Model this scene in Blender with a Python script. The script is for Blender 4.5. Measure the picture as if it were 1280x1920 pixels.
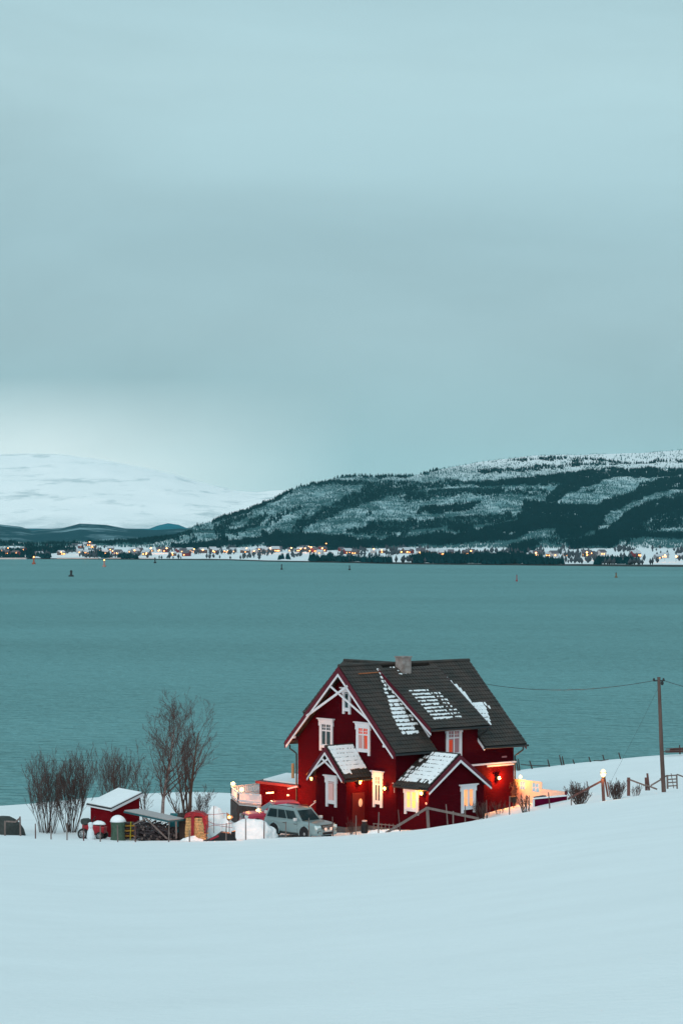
import bpy, math, random
import numpy as np
from mathutils import Vector, Matrix
for o in list(bpy.data.objects): bpy.data.objects.remove(o)
S = bpy.context.scene
COL = S.collection
# ------------------------------------------------------------------ camera
F, CX, CY, H = 4533.0, 640.0, 960.0, 30.0
PITCH = math.atan(48 / F)
cam = bpy.data.cameras.new('camera'); cam.sensor_fit = 'VERTICAL'; cam.sensor_height = 36; cam.lens = 36 * F / 1920
cam.clip_start = 0.5; cam.clip_end = 60000
co = bpy.data.objects.new('camera', cam); COL.objects.link(co)
co.location = (0, 0, H); co.rotation_euler = (math.pi / 2 + PITCH, 0, 0); S.camera = co
# ------------------------------------------------------------------ world
SUN_EL, SUN_AZ = math.radians(24), math.radians(200)
W = bpy.data.worlds.new('World'); S.world = W; W.use_nodes = True
nt = W.node_tree; nt.nodes.clear()
def N(nt, t, **k):
    n = nt.nodes.new(t)
    for a, v in k.items():
        if a.startswith('i_'):
            key = a[2:]
            key = int(key) if key.isdigit() else key
            n.inputs[key].default_value = v
        else: setattr(n, a, v)
    return n
def ramp(nt, fac, stops, interp='LINEAR'):
    r = nt.nodes.new('ShaderNodeValToRGB'); r.color_ramp.interpolation = interp
    el = r.color_ramp.elements
    while len(el) < len(stops): el.new(0.5)
    for e, (p, c) in zip(el, stops):
        e.position = p; e.color = (c, c, c, 1) if not isinstance(c, tuple) else (*c, 1)
    nt.links.new(fac, r.inputs[0]); return r.outputs[0]
def mathn(nt, op, a, b=None, c=None, clamp=False):
    m = nt.nodes.new('ShaderNodeMath'); m.operation = op; m.use_clamp = clamp
    for i, v in enumerate((a, b, c)):
        if v is None: continue
        if isinstance(v, (int, float)): m.inputs[i].default_value = v
        else: nt.links.new(v, m.inputs[i])
    return m.outputs[0]
def mixc(nt, fac, a, b, blend='MIX'):
    m = nt.nodes.new('ShaderNodeMix'); m.data_type = 'RGBA'; m.blend_type = blend
    for s, v in ((0, fac), (6, a), (7, b)):
        if isinstance(v, (int, float)): m.inputs[s].default_value = v
        elif isinstance(v, tuple): m.inputs[s].default_value = (*v, 1)
        else: nt.links.new(v, m.inputs[s])
    return m.outputs[2]
sky = N(nt, 'ShaderNodeTexSky', sky_type='NISHITA', sun_disc=False, sun_elevation=SUN_EL, sun_rotation=SUN_AZ)
tc = N(nt, 'ShaderNodeTexCoord')
sep = N(nt, 'ShaderNodeSeparateXYZ'); nt.links.new(tc.outputs['Generated'], sep.inputs[0])
mp = N(nt, 'ShaderNodeMapping'); mp.inputs['Scale'].default_value = (2.6, 2.6, 7.0); nt.links.new(tc.outputs['Generated'], mp.inputs[0])
nz = N(nt, 'ShaderNodeTexNoise', i_Scale=1.3, i_Detail=6.0, i_Roughness=0.55, i_Distortion=0.5); nt.links.new(mp.outputs[0], nz.inputs['Vector'])
el = mathn(nt, 'MULTIPLY', sep.outputs[2], 4.0, clamp=True)      # 0..1 over elevation 0..14.5 deg
base = ramp(nt, el, [(0.0, (.44, .72, .77)), (0.10, (.43, .68, .735)), (0.2, (.40, .62, .675)), (0.34, (.41, .605, .66)), (0.5, (.41, .615, .675)), (0.75, (.475, .69, .745)), (0.9, (.45, .665, .725)), (1.0, (.42, .635, .70))])
# brighter pale cloud low on the left where the mountain fades into it
left = mathn(nt, 'MULTIPLY_ADD', sep.outputs[0], -8.0, 0.05, clamp=True)
low = mathn(nt, 'MULTIPLY_ADD', sep.outputs[2], -28.0, 1.85, clamp=True)
lw = mathn(nt, 'MULTIPLY', left, low)
c1 = mixc(nt, lw, base, (.96, 1.11, 1.12))
cl = ramp(nt, nz.outputs[0], [(0.30, 0.88), (0.5, 1.0), (0.68, 1.10)])
c2 = mixc(nt, 1.0, c1, cl, 'MULTIPLY')
up = mathn(nt, 'MULTIPLY_ADD', sep.outputs[2], 2.2, -0.5, clamp=True)
c3 = mixc(nt, up, c2, (.55, .77, .85))                         # overcast: the unseen upper sky is brighter than the horizon
bg1 = N(nt, 'ShaderNodeBackground', i_Strength=0.05); nt.links.new(sky.outputs[0], bg1.inputs[0])
bg2 = N(nt, 'ShaderNodeBackground', i_Strength=0.93); nt.links.new(c3, bg2.inputs[0])
ad = N(nt, 'ShaderNodeMixShader', i_Fac=0.97); nt.links.new(bg1.outputs[0], ad.inputs[1]); nt.links.new(bg2.outputs[0], ad.inputs[2])
wo = N(nt, 'ShaderNodeOutputWorld'); nt.links.new(ad.outputs[0], wo.inputs[0])
sl = bpy.data.lights.new('sun', 'SUN'); sl.energy = 1.5; sl.angle = math.radians(40); sl.color = (1, .93, .88)
so = bpy.data.objects.new('sun', sl); COL.objects.link(so)
sd = Vector((math.sin(SUN_AZ) * math.cos(SUN_EL), math.cos(SUN_AZ) * math.cos(SUN_EL), math.sin(SUN_EL)))
so.rotation_euler = sd.to_track_quat('Z', 'Y').to_euler()
S.view_settings.view_transform = 'Standard'; S.view_settings.look = 'None'; S.view_settings.gamma = 1; S.view_settings.exposure = 0.0
S.render.engine = 'CYCLES'
# ------------------------------------------------------------------ picture <-> place
Uv = Vector((0, -math.sin(PITCH), math.cos(PITCH))); Fv = Vector((0, math.cos(PITCH), math.sin(PITCH)))
def at(px, row, y):
    r = Fv + Vector((1, 0, 0)) * (px - CX) / F - Uv * (row - CY) / F
    return Vector((0, 0, H)) + r * (y / r.y)
def xof(px, y): return (px - CX) / F * y
def zof(row, y): return H - y * (row - 1008) / F
# ------------------------------------------------------------------ materials
MATS = {}
def mat(name, col, rough=0.8, noise=0.0, nscale=4.0, bump=0.0, bscale=20.0, spec=0.3, metal=0.0, emit=None, estr=0.0, coord='Object', col2=None, stretch=(1, 1, 1), lo=.35, hi=.65, coat=0):
    if name in MATS: return MATS[name]
    m = bpy.data.materials.new(name); m.use_nodes = True; t = m.node_tree
    b = t.nodes['Principled BSDF']; b.inputs['Roughness'].default_value = rough; b.inputs['Metallic'].default_value = metal
    b.inputs['Specular IOR Level'].default_value = spec; b.inputs['Coat Weight'].default_value = coat
    b.inputs['Base Color'].default_value = (*col, 1)
    tcn = N(t, 'ShaderNodeTexCoord'); mpn = N(t, 'ShaderNodeMapping'); mpn.inputs['Scale'].default_value = stretch
    t.links.new(tcn.outputs[coord], mpn.inputs[0])
    if noise or col2:
        n = N(t, 'ShaderNodeTexNoise', i_Scale=nscale, i_Detail=5.0, i_Roughness=.6); t.links.new(mpn.outputs[0], n.inputs['Vector'])
        if col2: c = mixc(t, ramp(t, n.outputs[0], [(lo, 0.0), (hi, 1.0)]), col, col2)
        else:
            c = mixc(t, 1.0, col, ramp(t, n.outputs[0], [(.25, 1 - noise), (.75, 1 + noise)]), 'MULTIPLY')
        t.links.new(c, b.inputs['Base Color'])
    if bump:
        n = N(t, 'ShaderNodeTexNoise', i_Scale=bscale, i_Detail=4.0); t.links.new(mpn.outputs[0], n.inputs['Vector'])
        bp = N(t, 'ShaderNodeBump', i_Strength=bump, i_Distance=.05); t.links.new(n.outputs[0], bp.inputs['Height']); t.links.new(bp.outputs[0], b.inputs['Normal'])
    if emit:
        b.inputs['Emission Color'].default_value = (*emit, 1); b.inputs['Emission Strength'].default_value = estr
    MATS[name] = m; return m
M_snow = mat('snow', (.81, .85, .865), .75, .035, .35, .35, 6.0, .2)
M_snow2 = mat('packed_snow', (.80, .84, .86), .7, .06, 3.0, .6, 9.0, .2)
M_rsnow = mat('roof_snow', (.80, .85, .88), .75, .05, 5, .4, 30, .2)
def cladding(name, col, vertical=False):
    m = mat(name, col, .85, .16, 1.5, 0, spec=.03); t = m.node_tree; b = t.nodes['Principled BSDF']
    tcn = N(t, 'ShaderNodeTexCoord'); mpn = N(t, 'ShaderNodeMapping'); t.links.new(tcn.outputs['Object'], mpn.inputs[0])
    w = N(t, 'ShaderNodeTexWave', wave_type='BANDS', bands_direction='Z' if not vertical else 'DIAGONAL', wave_profile='SAW', i_Scale=1 / 0.16 * .32 * 1.0)
    t.links.new(mpn.outputs[0], w.inputs['Vector'])
    bp = N(t, 'ShaderNodeBump', i_Strength=.7, i_Distance=.02); t.links.new(w.outputs[0], bp.inputs['Height']); t.links.new(bp.outputs[0], b.inputs['Normal'])
    return m
M_red = cladding('red_cladding', (.052, .0017, .0048))
M_redp = mat('crimson_board', (.085, .004, .014), .6, .12, 3)
M_white = mat('white_trim', (.60, .62, .66), .5, .05, 5)
M_tile = mat('roof_tile', (.022, .024, .022), .6, 0, 1.2, .4, 14, .3, col2=(.055, .040, .034), lo=.35, hi=.7)
M_conc = mat('foundation', (.10, .09, .09), .9, .3, 3, .5, 8)
M_brick = mat('chimney_plaster', (.20, .155, .14), .9, 0, 3.0, .6, 9, col2=(.30, .27, .26))
M_dark = mat('dark_metal', (.015, .02, .022), .45, .1)
M_black = mat('black_plastic', (.012, .012, .014), .6, .1)
M_wood = mat('weathered_wood', (.16, .125, .115), .85, .3, 8, .5, 20, stretch=(1, 1, .2))
M_woodd = mat('dark_wood', (.055, .04, .036), .85, .3, 8, .5, 20, stretch=(1, 1, .2))
M_woodr = mat('reddish_wood', (.11, .055, .05), .85, .3, 8, .5, 20, stretch=(1, 1, .2))
M_glass = mat('dark_glass', (.012, .03, .035), .12, 0, spec=.6)
M_bark = mat('bark', (.060, .040, .036), .9, .3, 6)
M_barklit = mat('warm_lit_bark', (.085, .052, .04), .9, .3, 6)  # warmer copy of the bark: lamp light on the stems painted into the colour
M_twig = mat('twig', (.072, .044, .040), .9)
M_birch = mat('birch_bark', (.30, .25, .24), .9, 0, 6, col2=(.08, .06, .06))
M_lit = mat('lit_pane_yellow', (.8, .5, .2), .5, emit=(1.0, .46, .07), estr=.9)
M_lit2 = mat('lit_pane_orange', (.8, .4, .2), .5, emit=(1.0, .28, .08), estr=.75)
M_curt = mat('red_curtain', (.5, .05, .02), .9, emit=(1.0, .09, .04), estr=.20)
M_curtp = mat('pale_curtain', (.35, .22, .22), .9, emit=(1.0, .35, .28), estr=.12)
M_bulb = mat('lamp_glass', (1, .8, .5), .5, emit=(1.0, .55, .14), estr=5.0)
M_bulbo = mat('orange_lamp_glass', (1, .6, .3), .5, emit=(1.0, .36, .08), estr=6.0)
# ------------------------------------------------------------------ mesh builder
class MB:
    def __init__(s): s.v = []; s.f = []; s.m = []; s.mi = 0; s.smooth = False; s.sm = []
    def face(s, idx): s.f.append(idx); s.m.append(s.mi); s.sm.append(s.smooth)
    def poly(s, pts):
        b = len(s.v); s.v += [tuple(p) for p in pts]; s.face(list(range(b, b + len(pts)))); return s
    def box(s, lo, hi, M=None):
        x0, y0, z0 = lo; x1, y1, z1 = hi
        p = [(x0, y0, z0), (x1, y0, z0), (x1, y1, z0), (x0, y1, z0), (x0, y0, z1), (x1, y0, z1), (x1, y1, z1), (x0, y1, z1)]
        if M: p = [tuple(M @ Vector(q)) for q in p]
        b = len(s.v); s.v += p
        for f in ((0, 3, 2, 1), (4, 5, 6, 7), (0, 1, 5, 4), (1, 2, 6, 5), (2, 3, 7, 6), (3, 0, 4, 7)): s.face([b + i for i in f])
        return s
    def bar(s, p, q, w, h=None, up=(0, 0, 1)):
        h = h or w; p = Vector(p); q = Vector(q); d = q - p; L = d.length
        if L < 1e-6: return s
        d.normalize(); u = Vector(up)
        r = d.cross(u)
        if r.length < 1e-3: r = d.cross(Vector((0, 1, 0)))
        r.normalize(); u = r.cross(d)
        M = Matrix(((r.x, d.x, u.x, p.x), (r.y, d.y, u.y, p.y), (r.z, d.z, u.z, p.z), (0, 0, 0, 1)))
        return s.box((-w / 2, 0, -h / 2), (w / 2, L, h / 2), M)
    def prism(s, poly, axis, a0, a1):
        """poly: 2-D points; axis 0: (y,z) extruded on x; axis 1: (x,z) on y; axis 2: (x,y) on z"""
        def P(p, a): return (a, p[0], p[1]) if axis == 0 else ((p[0], a, p[1]) if axis == 1 else (p[0], p[1], a))
        n = len(poly); b = len(s.v)
        s.v += [P(p, a0) for p in poly] + [P(p, a1) for p in poly]
        s.face([b + i for i in range(n)][::-1]); s.face([b + n + i for i in range(n)])
        for i in range(n): s.face([b + i, b + (i + 1) % n, b + n + (i + 1) % n, b + n + i])
        return s
    def tube(s, pts, rad, n=6, cap=True):
        pts = [Vector(p) for p in pts]; K = len(pts)
        rad = [rad] * K if isinstance(rad, (int, float)) else rad
        b = len(s.v)
        d0 = (pts[1] - pts[0]).normalized(); ref = Vector((0, 0, 1)) if abs(d0.z) < .9 else Vector((1, 0, 0))
        for i, p in enumerate(pts):
            d = (pts[min(i + 1, K - 1)] - pts[max(i - 1, 0)]).normalized()
            r = d.cross(ref).normalized(); u = r.cross(d)
            for k in range(n):
                t = 2 * math.pi * k / n; s.v.append(tuple(p + (r * math.cos(t) + u * math.sin(t)) * rad[i]))
        for i in range(K - 1):
            for k in range(n): s.face([b + i * n + k, b + i * n + (k + 1) % n, b + (i + 1) * n + (k + 1) % n, b + (i + 1) * n + k])
        if cap: s.face([b + k for k in range(n)][::-1]); s.face([b + (K - 1) * n + k for k in range(n)])
        return s
    def lathe(s, prof, c=(0, 0, 0), n=16, axis='z'):
        b = len(s.v); K = len(prof)
        for r, h in prof:
            for k in range(n):
                t = 2 * math.pi * k / n
                q = (r * math.cos(t), r * math.sin(t), h) if axis == 'z' else ((r * math.cos(t), h, r * math.sin(t)) if axis == 'y' else (h, r * math.cos(t), r * math.sin(t)))
                s.v.append((c[0] + q[0], c[1] + q[1], c[2] + q[2]))
        for i in range(K - 1):
            for k in range(n): s.face([b + i * n + k, b + i * n + (k + 1) % n, b + (i + 1) * n + (k + 1) % n, b + (i + 1) * n + k])
        s.face([b + k for k in range(n)][::-1]); s.face([b + (K - 1) * n + k for k in range(n)])
        return s
    def blob(s, c, r, seed=0, amp=.15, n=12, flat=0.0):
        rnd = random.Random(seed); ph = [rnd.uniform(0, 6.3) for _ in range(6)]
        b = len(s.v); K = n // 2 + 1
        for i in range(K + 1):
            la = math.pi * (i / K - .5)
            for k in range(n):
                lo = 2 * math.pi * k / n
                f = 1 + amp * (math.sin(2 * lo + ph[0] + 2 * la) + .6 * math.sin(3 * lo + ph[1] - 3 * la) + .5 * math.sin(5 * la + ph[2]) + .4 * math.sin(5 * lo + ph[3])) * math.cos(la)
                z = math.sin(la) * r[2] * f
                if z < flat: z = flat
                s.v.append((c[0] + math.cos(la) * math.cos(lo) * r[0] * f, c[1] + math.cos(la) * math.sin(lo) * r[1] * f, c[2] + z))
        for i in range(K):
            for k in range(n): s.face([b + i * n + k, b + i * n + (k + 1) % n, b + (i + 1) * n + (k + 1) % n, b + (i + 1) * n + k])
        return s
    def build(s, name, mats, parent=None, smooth=None, bevel=0):
        me = bpy.data.meshes.new(name); me.from_pydata(s.v, [], s.f)
        for m in (mats if isinstance(mats, (list, tuple)) else [mats]): me.materials.append(m)
        me.polygons.foreach_set('material_index', s.m)
        me.polygons.foreach_set('use_smooth', [True] * len(s.f) if smooth else s.sm)
        me.update(); o = bpy.data.objects.new(name, me); COL.objects.link(o); o.parent = parent
        if bevel:
            bv = o.modifiers.new('bevel', 'BEVEL'); bv.width = bevel; bv.segments = 2; bv.limit_method = 'ANGLE'
        return o
def npmesh(name, V, Fc, m, k, smooth=False):
    """fast mesh: V (n,3), Fc (m,k)"""
    me = bpy.data.meshes.new(name); V = np.asarray(V, np.float32); Fc = np.asarray(Fc, np.int32)
    me.vertices.add(len(V)); me.vertices.foreach_set('co', V.ravel())
    me.loops.add(Fc.size); me.loops.foreach_set('vertex_index', Fc.ravel())
    me.polygons.add(len(Fc)); me.polygons.foreach_set('loop_start', np.arange(len(Fc), dtype=np.int32) * k); me.polygons.foreach_set('loop_total', np.full(len(Fc), k, np.int32))
    me.update(calc_edges=True); me.validate()
    if smooth: me.polygons.foreach_set('use_smooth', np.ones(len(Fc), bool))
    me.materials.append(m); o = bpy.data.objects.new(name, me); COL.objects.link(o); return o
def tag(o, label=None, cat=None, group=None, kind=None):
    if label: o['label'] = label
    if cat: o['category'] = cat
    if group: o['group'] = group
    if kind: o['kind'] = kind
    return o
def empty(name, loc, rz=0, label=None, cat=None, group=None):
    o = bpy.data.objects.new(name, None); COL.objects.link(o); o.location = loc; o.rotation_euler = (0, 0, rz); o.empty_display_size = .3
    return tag(o, label, cat, group)
def copy_tree(o, parent=None):
    c = o.copy(); COL.objects.link(c); c.parent = parent
    for ch in list(o.children): copy_tree(ch, c)
    return c
def point(parent, loc, power, col=(1, .42, .10), r=.08):
    l = bpy.data.lights.new('lamp_light', 'POINT'); l.energy = power; l.color = col; l.shadow_soft_size = r
    o = bpy.data.objects.new('lamp_light', l); COL.objects.link(o); o.parent = parent; o.location = loc; return o
# ------------------------------------------------------------------ near ground
YS = [138, 143, 148, 156, 170, 190]
TAB = {-600: [1540, 1537, 1532, 1525, 1515, 1505], -300: [1556, 1553, 1548, 1538, 1525, 1513], 0: [1569, 1566, 1560, 1546, 1528, 1511], 200: [1580, 1576, 1568, 1548, 1518, 1491],
       350: [1580, 1577, 1570, 1545, 1512, 1482], 440: [1576, 1577, 1570, 1546, 1515, 1486], 500: [1570, 1577, 1571, 1548, 1518, 1488], 620: [1566, 1573, 1569, 1550, 1516, 1488], 700: [1562, 1568, 1560, 1542, 1512, 1482],
       760: [1558, 1563, 1557, 1538, 1508, 1475], 860: [1543, 1551, 1546, 1525, 1498, 1460], 910: [1534, 1542, 1536, 1520, 1488, 1450], 1000: [1519, 1524, 1519, 1500, 1474, 1438],
       1080: [1508, 1509, 1505, 1494, 1465, 1429], 1170: [1497, 1497, 1493, 1482, 1455, 1420], 1280: [1482, 1481, 1477, 1468, 1444, 1411], 1600: [1450, 1449, 1446, 1438, 1420, 1390], 2200: [1400, 1399, 1397, 1390, 1375, 1350]}
TP = sorted(TAB); TR = np.array([TAB[p] for p in TP], float)
def smooth_interp(x, xs, ys):
    return np.interp(x, xs, ys)
def rowat(px, y):
    c = [np.interp(px, TP, TR[:, j]) for j in range(len(YS))]
    return float(np.interp(y, YS, c))
def sm(e0, e1, x):
    t = min(1, max(0, (x - e0) / (e1 - e0))); return t * t * (3 - 2 * t)
def gz0(x, y):
    yy = max(y, 2.0); px = CX + F * x / yy
    px = max(-600, min(2200, px))
    if y < 138:
        s = (np.interp(px, TP, TR[:, 0]) - 1008) / F - 1.8 / 138
        if y < 20:                                     # near the camera: even the side slope out
            t = sm(0, 20, y); s = s * t + (.114) * (1 - t)
        z = H - 1.8 - s * max(y, -40)
    elif y <= 190: z = zof(rowat(px, y), y)
    else:
        z = zof(rowat(px, 190), 190); d = y - 190; z -= min(d * d * .006 + d * .14, d * .45 + 0)
    return max(z, -4)
gxs = np.concatenate([np.arange(-260, -60, 8), np.arange(-60, -40, 2), np.arange(-40, 45, .8), np.arange(45, 61, 2), np.arange(61, 270, 8)])
gys = np.concatenate([np.arange(-60, 8, 4), np.arange(8, 126, 1.5), np.arange(126, 196, .7), np.arange(196, 320, 3)])
GZ = np.array([[gz0(x, y) for x in gxs] for y in gys])
ker = np.array([1, 2, 3, 2, 1.]); ker /= ker.sum()
def conv(A, ax):
    P = np.pad(A, [(2, 2) if i == ax else (0, 0) for i in range(2)], mode='edge')
    return sum(ker[k] * np.take(P, range(k, k + A.shape[ax]), ax) for k in range(5))
for _ in range(2): GZ = conv(conv(GZ, 0), 1)
def vnoise(x, y, seed=0):
    x = np.asarray(x, float); y = np.asarray(y, float); xi = np.floor(x).astype(np.int64); yi = np.floor(y).astype(np.int64); fx = x - xi; fy = y - yi
    fx = fx * fx * (3 - 2 * fx); fy = fy * fy * (3 - 2 * fy)
    def h(a, b):
        n = (a * 374761393 + b * 668265263 + seed * 1442695041) & 0xffffffff
        n = ((n ^ (n >> 13)) * 1274126177) & 0xffffffff
        return ((n ^ (n >> 16)) & 0xffff) / 65535.0
    return (h(xi, yi) * (1 - fx) + h(xi + 1, yi) * fx) * (1 - fy) + (h(xi, yi + 1) * (1 - fx) + h(xi + 1, yi + 1) * fx) * fy
def fbm(x, y, seed=0, o=4):
    a = 0; w = .5; t = 0
    for k in range(o): a = a + w * vnoise(x * 2 ** k, y * 2 ** k, seed + k); t += w; w *= .5
    return a / t
GX, GY = np.meshgrid(gxs, gys)
yard = np.clip(1 - np.abs(GY - 147) / 12, 0, 1)
GZ = GZ + (fbm(GX * .12, GY * .07, 3) - .5) * .45 * np.clip(1 - GY / 110, 0, 1) * np.clip(GY / 60, 0, 1) + (fbm(GX * .9, GY * .9, 8) - .5) * .20 * yard + (fbm(GX * .25, GY * .25, 5) - .5) * .12 * np.clip((GY - 60) / 60, 0, 1)
def gz(x, y):
    i = np.clip(np.searchsorted(gxs, x) - 1, 0, len(gxs) - 2); j = np.clip(np.searchsorted(gys, y) - 1, 0, len(gys) - 2)
    fx = (x - gxs[i]) / (gxs[i + 1] - gxs[i]); fy = (y - gys[j]) / (gys[j + 1] - gys[j])
    return float((GZ[j, i] * (1 - fx) + GZ[j, i + 1] * fx) * (1 - fy) + (GZ[j + 1, i] * (1 - fx) + GZ[j + 1, i + 1] * fx) * fy)
def gp(px, y, dz=0):
    x = xof(px, y); return Vector((x, y, gz(x, y) + dz))
def gridfaces(nr, nc):
    i = np.arange(nr - 1)[:, None] * nc + np.arange(nc - 1)[None, :]; i = i.ravel()
    return np.stack([i, i + 1, i + nc + 1, i + nc], 1)
g = npmesh('snow_ground', np.stack([GX.ravel(), GY.ravel(), GZ.ravel()], 1), gridfaces(len(gys), len(gxs)), M_snow, 4, True)
tag(g, 'smooth snow covered field sloping down to the shore', kind='structure')
# ------------------------------------------------------------------ sea
M_sea = bpy.data.materials.new('sea_water'); M_sea.use_nodes = True; t = M_sea.node_tree; b = t.nodes['Principled BSDF']
t.nodes.remove(b)
tcn = N(t, 'ShaderNodeTexCoord')
def seanoise(sc, sx, det):
    mpn = N(t, 'ShaderNodeMapping'); mpn.inputs['Scale'].default_value = (sx, 1, 1); mpn.inputs['Rotation'].default_value = (0, 0, .12); t.links.new(tcn.outputs['Object'], mpn.inputs[0])
    n = N(t, 'ShaderNodeTexNoise', i_Scale=sc, i_Detail=det, i_Roughness=.6); t.links.new(mpn.outputs[0], n.inputs['Vector']); return n.outputs[0]
n1 = seanoise(.42, .42, 3.0); n2 = seanoise(.035, .5, 3.0)
big = seanoise(.006, .3, 4.0)
lane = ramp(t, seanoise(.0035, .22, 5.0), [(.36, 0.0), (.66, 1.0)])
bp = N(t, 'ShaderNodeBump', i_Distance=4.2); t.links.new(n1, bp.inputs['Height']); t.links.new(mathn(t, 'MULTIPLY_ADD', big, 1.2, .45), bp.inputs['Strength'])
bp2 = N(t, 'ShaderNodeBump', i_Distance=3.0, i_Strength=.5); t.links.new(n2, bp2.inputs['Height']); t.links.new(bp.outputs[0], bp2.inputs['Normal'])
df = N(t, 'ShaderNodeBsdfDiffuse', i_Color=(.155, .31, .315, 1)); gs = N(t, 'ShaderNodeBsdfGlossy', i_Color=(.46, .84, .88, 1), i_Roughness=.28)
fz = N(t, 'ShaderNodeFresnel', i_IOR=1.33); ms = N(t, 'ShaderNodeMixShader')
for nn in (df, gs, fz): t.links.new(bp2.outputs[0], nn.inputs['Normal'])
t.links.new(mathn(t, 'ADD', mathn(t, 'MULTIPLY_ADD', fz.outputs[0], .55, -.02), mathn(t, 'MULTIPLY', lane, .07), clamp=True), ms.inputs[0]); t.links.new(df.outputs[0], ms.inputs[1]); t.links.new(gs.outputs[0], ms.inputs[2])
t.links.new(ms.outputs[0], t.nodes['Material Output'].inputs[0])
sv = [(-26000, 100, 0), (26000, 100, 0), (26000, 22000, 0), (-26000, 22000, 0)]
sea = MB(); sea.poly(sv); o = sea.build('sea', M_sea); tag(o, 'teal rippled fjord water', kind='structure')
# ------------------------------------------------------------------ far shore, hills, mountain
SH = ([-1500, 0, 430, 500, 620, 760, 1060, 1280, 2800], [1046, 1048, 1050.5, 1053, 1055, 1058, 1061, 1063, 1068])
def shore_row(px): return np.interp(px, *SH)
def shore_D(px): return H * F / (shore_row(px) - 1008)
SIL = ([-1500, 0, 150, 250, 330, 345, 360, 400, 450, 500, 540, 560, 580, 600, 620, 650, 690, 720, 760, 800, 830, 860, 900, 950, 1000, 1050, 1100, 1200, 1280, 1500, 2000, 2800],
       [1016, 1017, 1012, 1014, 1004, 994, 986, 976, 960, 942, 925, 916, 910, 906, 898, 890, 890, 893, 893.5, 887, 880, 873.5, 866, 858, 853, 850.5, 849.5, 847, 842, 838, 830, 850])
PL = ([-1500, 0, 340, 500, 760, 1000, 1280, 2800], [1026, 1028, 1028, 1029, 1033, 1035, 1036, 1040])
def hill_point(px, s):
    """s 0..1 plain, 1..2 hill"""
    D0 = shore_D(px); rs = shore_row(px); rp = np.interp(px, *PL); rt = np.interp(px, *SIL)
    DT = np.interp(px, [0, 330, 450, 600, 1280], [4600, 4700, 5200, 5600, 6600])
    D1 = D0 + 800
    a = np.clip(s, 0, 1); c = np.clip(s - 1, 0, 1)
    row = rs + (rp - rs) * a + (rt - rp) * c
    D = D0 + 800 * a + (DT - D1) * (c ** .85)
    return row, D
pxs = np.concatenate([np.arange(-4200, -1500, 90), np.arange(-1500, -60, 30), np.arange(-60, 1340, 4), np.arange(1340, 2800, 30)])
ss = np.concatenate([np.linspace(0, 1, 16), np.linspace(1, 2, 70)[1:]])
PX, SS = np.meshgrid(pxs, ss)
def hill_xyz(PX, SS, disp=True):
    ROW, DD = hill_point(PX, SS)
    X = (PX - CX) / F * DD; Z = H - DD * (ROW - 1008) / F
    if disp:
        c = np.clip(SS - 1, 0, 1)
        Z = Z + (fbm(X / 260, DD / 260, 11, 5) - .5) * 34 * np.minimum(c * 3, 1) * (1 - .55 * c) + (fbm(X / 90, DD / 90, 21) - .5) * 4 * np.clip(SS * 2, 0, 1)
    Z = np.where(SS <= 0, .4, np.maximum(Z, .8))
    return X, DD, Z
HX, HY, HZ = hill_xyz(PX, SS)
# skirt down into the sea in front, back side falling away behind
fr = np.stack([HX[0], HY[0] - 12, np.full(len(pxs), -2.)], 1)
bk1 = np.stack([HX[-1] * 1.12, HY[-1] * 1.12, HZ[-1] * .8], 1); bk2 = np.stack([HX[-1] * 1.5, HY[-1] * 1.5, np.full(len(pxs), -5.)], 1)
V = np.concatenate([fr, np.stack([HX.ravel(), HY.ravel(), HZ.ravel()], 1), bk1, bk2])
M_hill = mat('snowy_hillside', (.30, .36, .38), .9, 0, 1.0, 0, spec=.1)
t = M_hill.node_tree; b = t.nodes['Principled BSDF']
tcn = N(t, 'ShaderNodeTexCoord'); mpn = N(t, 'ShaderNodeMapping'); mpn.inputs['Scale'].default_value = (.02, .012, .02); t.links.new(tcn.outputs['Object'], mpn.inputs[0])
na = N(t, 'ShaderNodeTexNoise', i_Scale=1.3, i_Detail=8.0, i_Roughness=.68); t.links.new(mpn.outputs[0], na.inputs['Vector'])
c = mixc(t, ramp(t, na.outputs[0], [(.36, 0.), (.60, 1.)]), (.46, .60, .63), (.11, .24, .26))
sp = N(t, 'ShaderNodeSeparateXYZ'); t.links.new(tcn.outputs['Object'], sp.inputs[0])
plain = mathn(t, 'MULTIPLY_ADD', sp.outputs[2], 1 / 16., -14 / 16., clamp=True)   # fields near the shore stay white, woods above
hi_ = mathn(t, 'MULTIPLY_ADD', sp.outputs[2], -1 / 70., 225 / 70., clamp=True)
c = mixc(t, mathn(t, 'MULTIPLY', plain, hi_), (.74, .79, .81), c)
rockm = mathn(t, 'LESS_THAN', sp.outputs[2], .9); c = mixc(t, rockm, c, (.03, .035, .035))
t.links.new(c, b.inputs['Base Color'])
o = npmesh('hills', V, gridfaces(len(ss) + 3, len(pxs)), M_hill, 4, True)
tag(o, 'snowy wooded hillside across the fjord', kind='structure')
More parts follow.
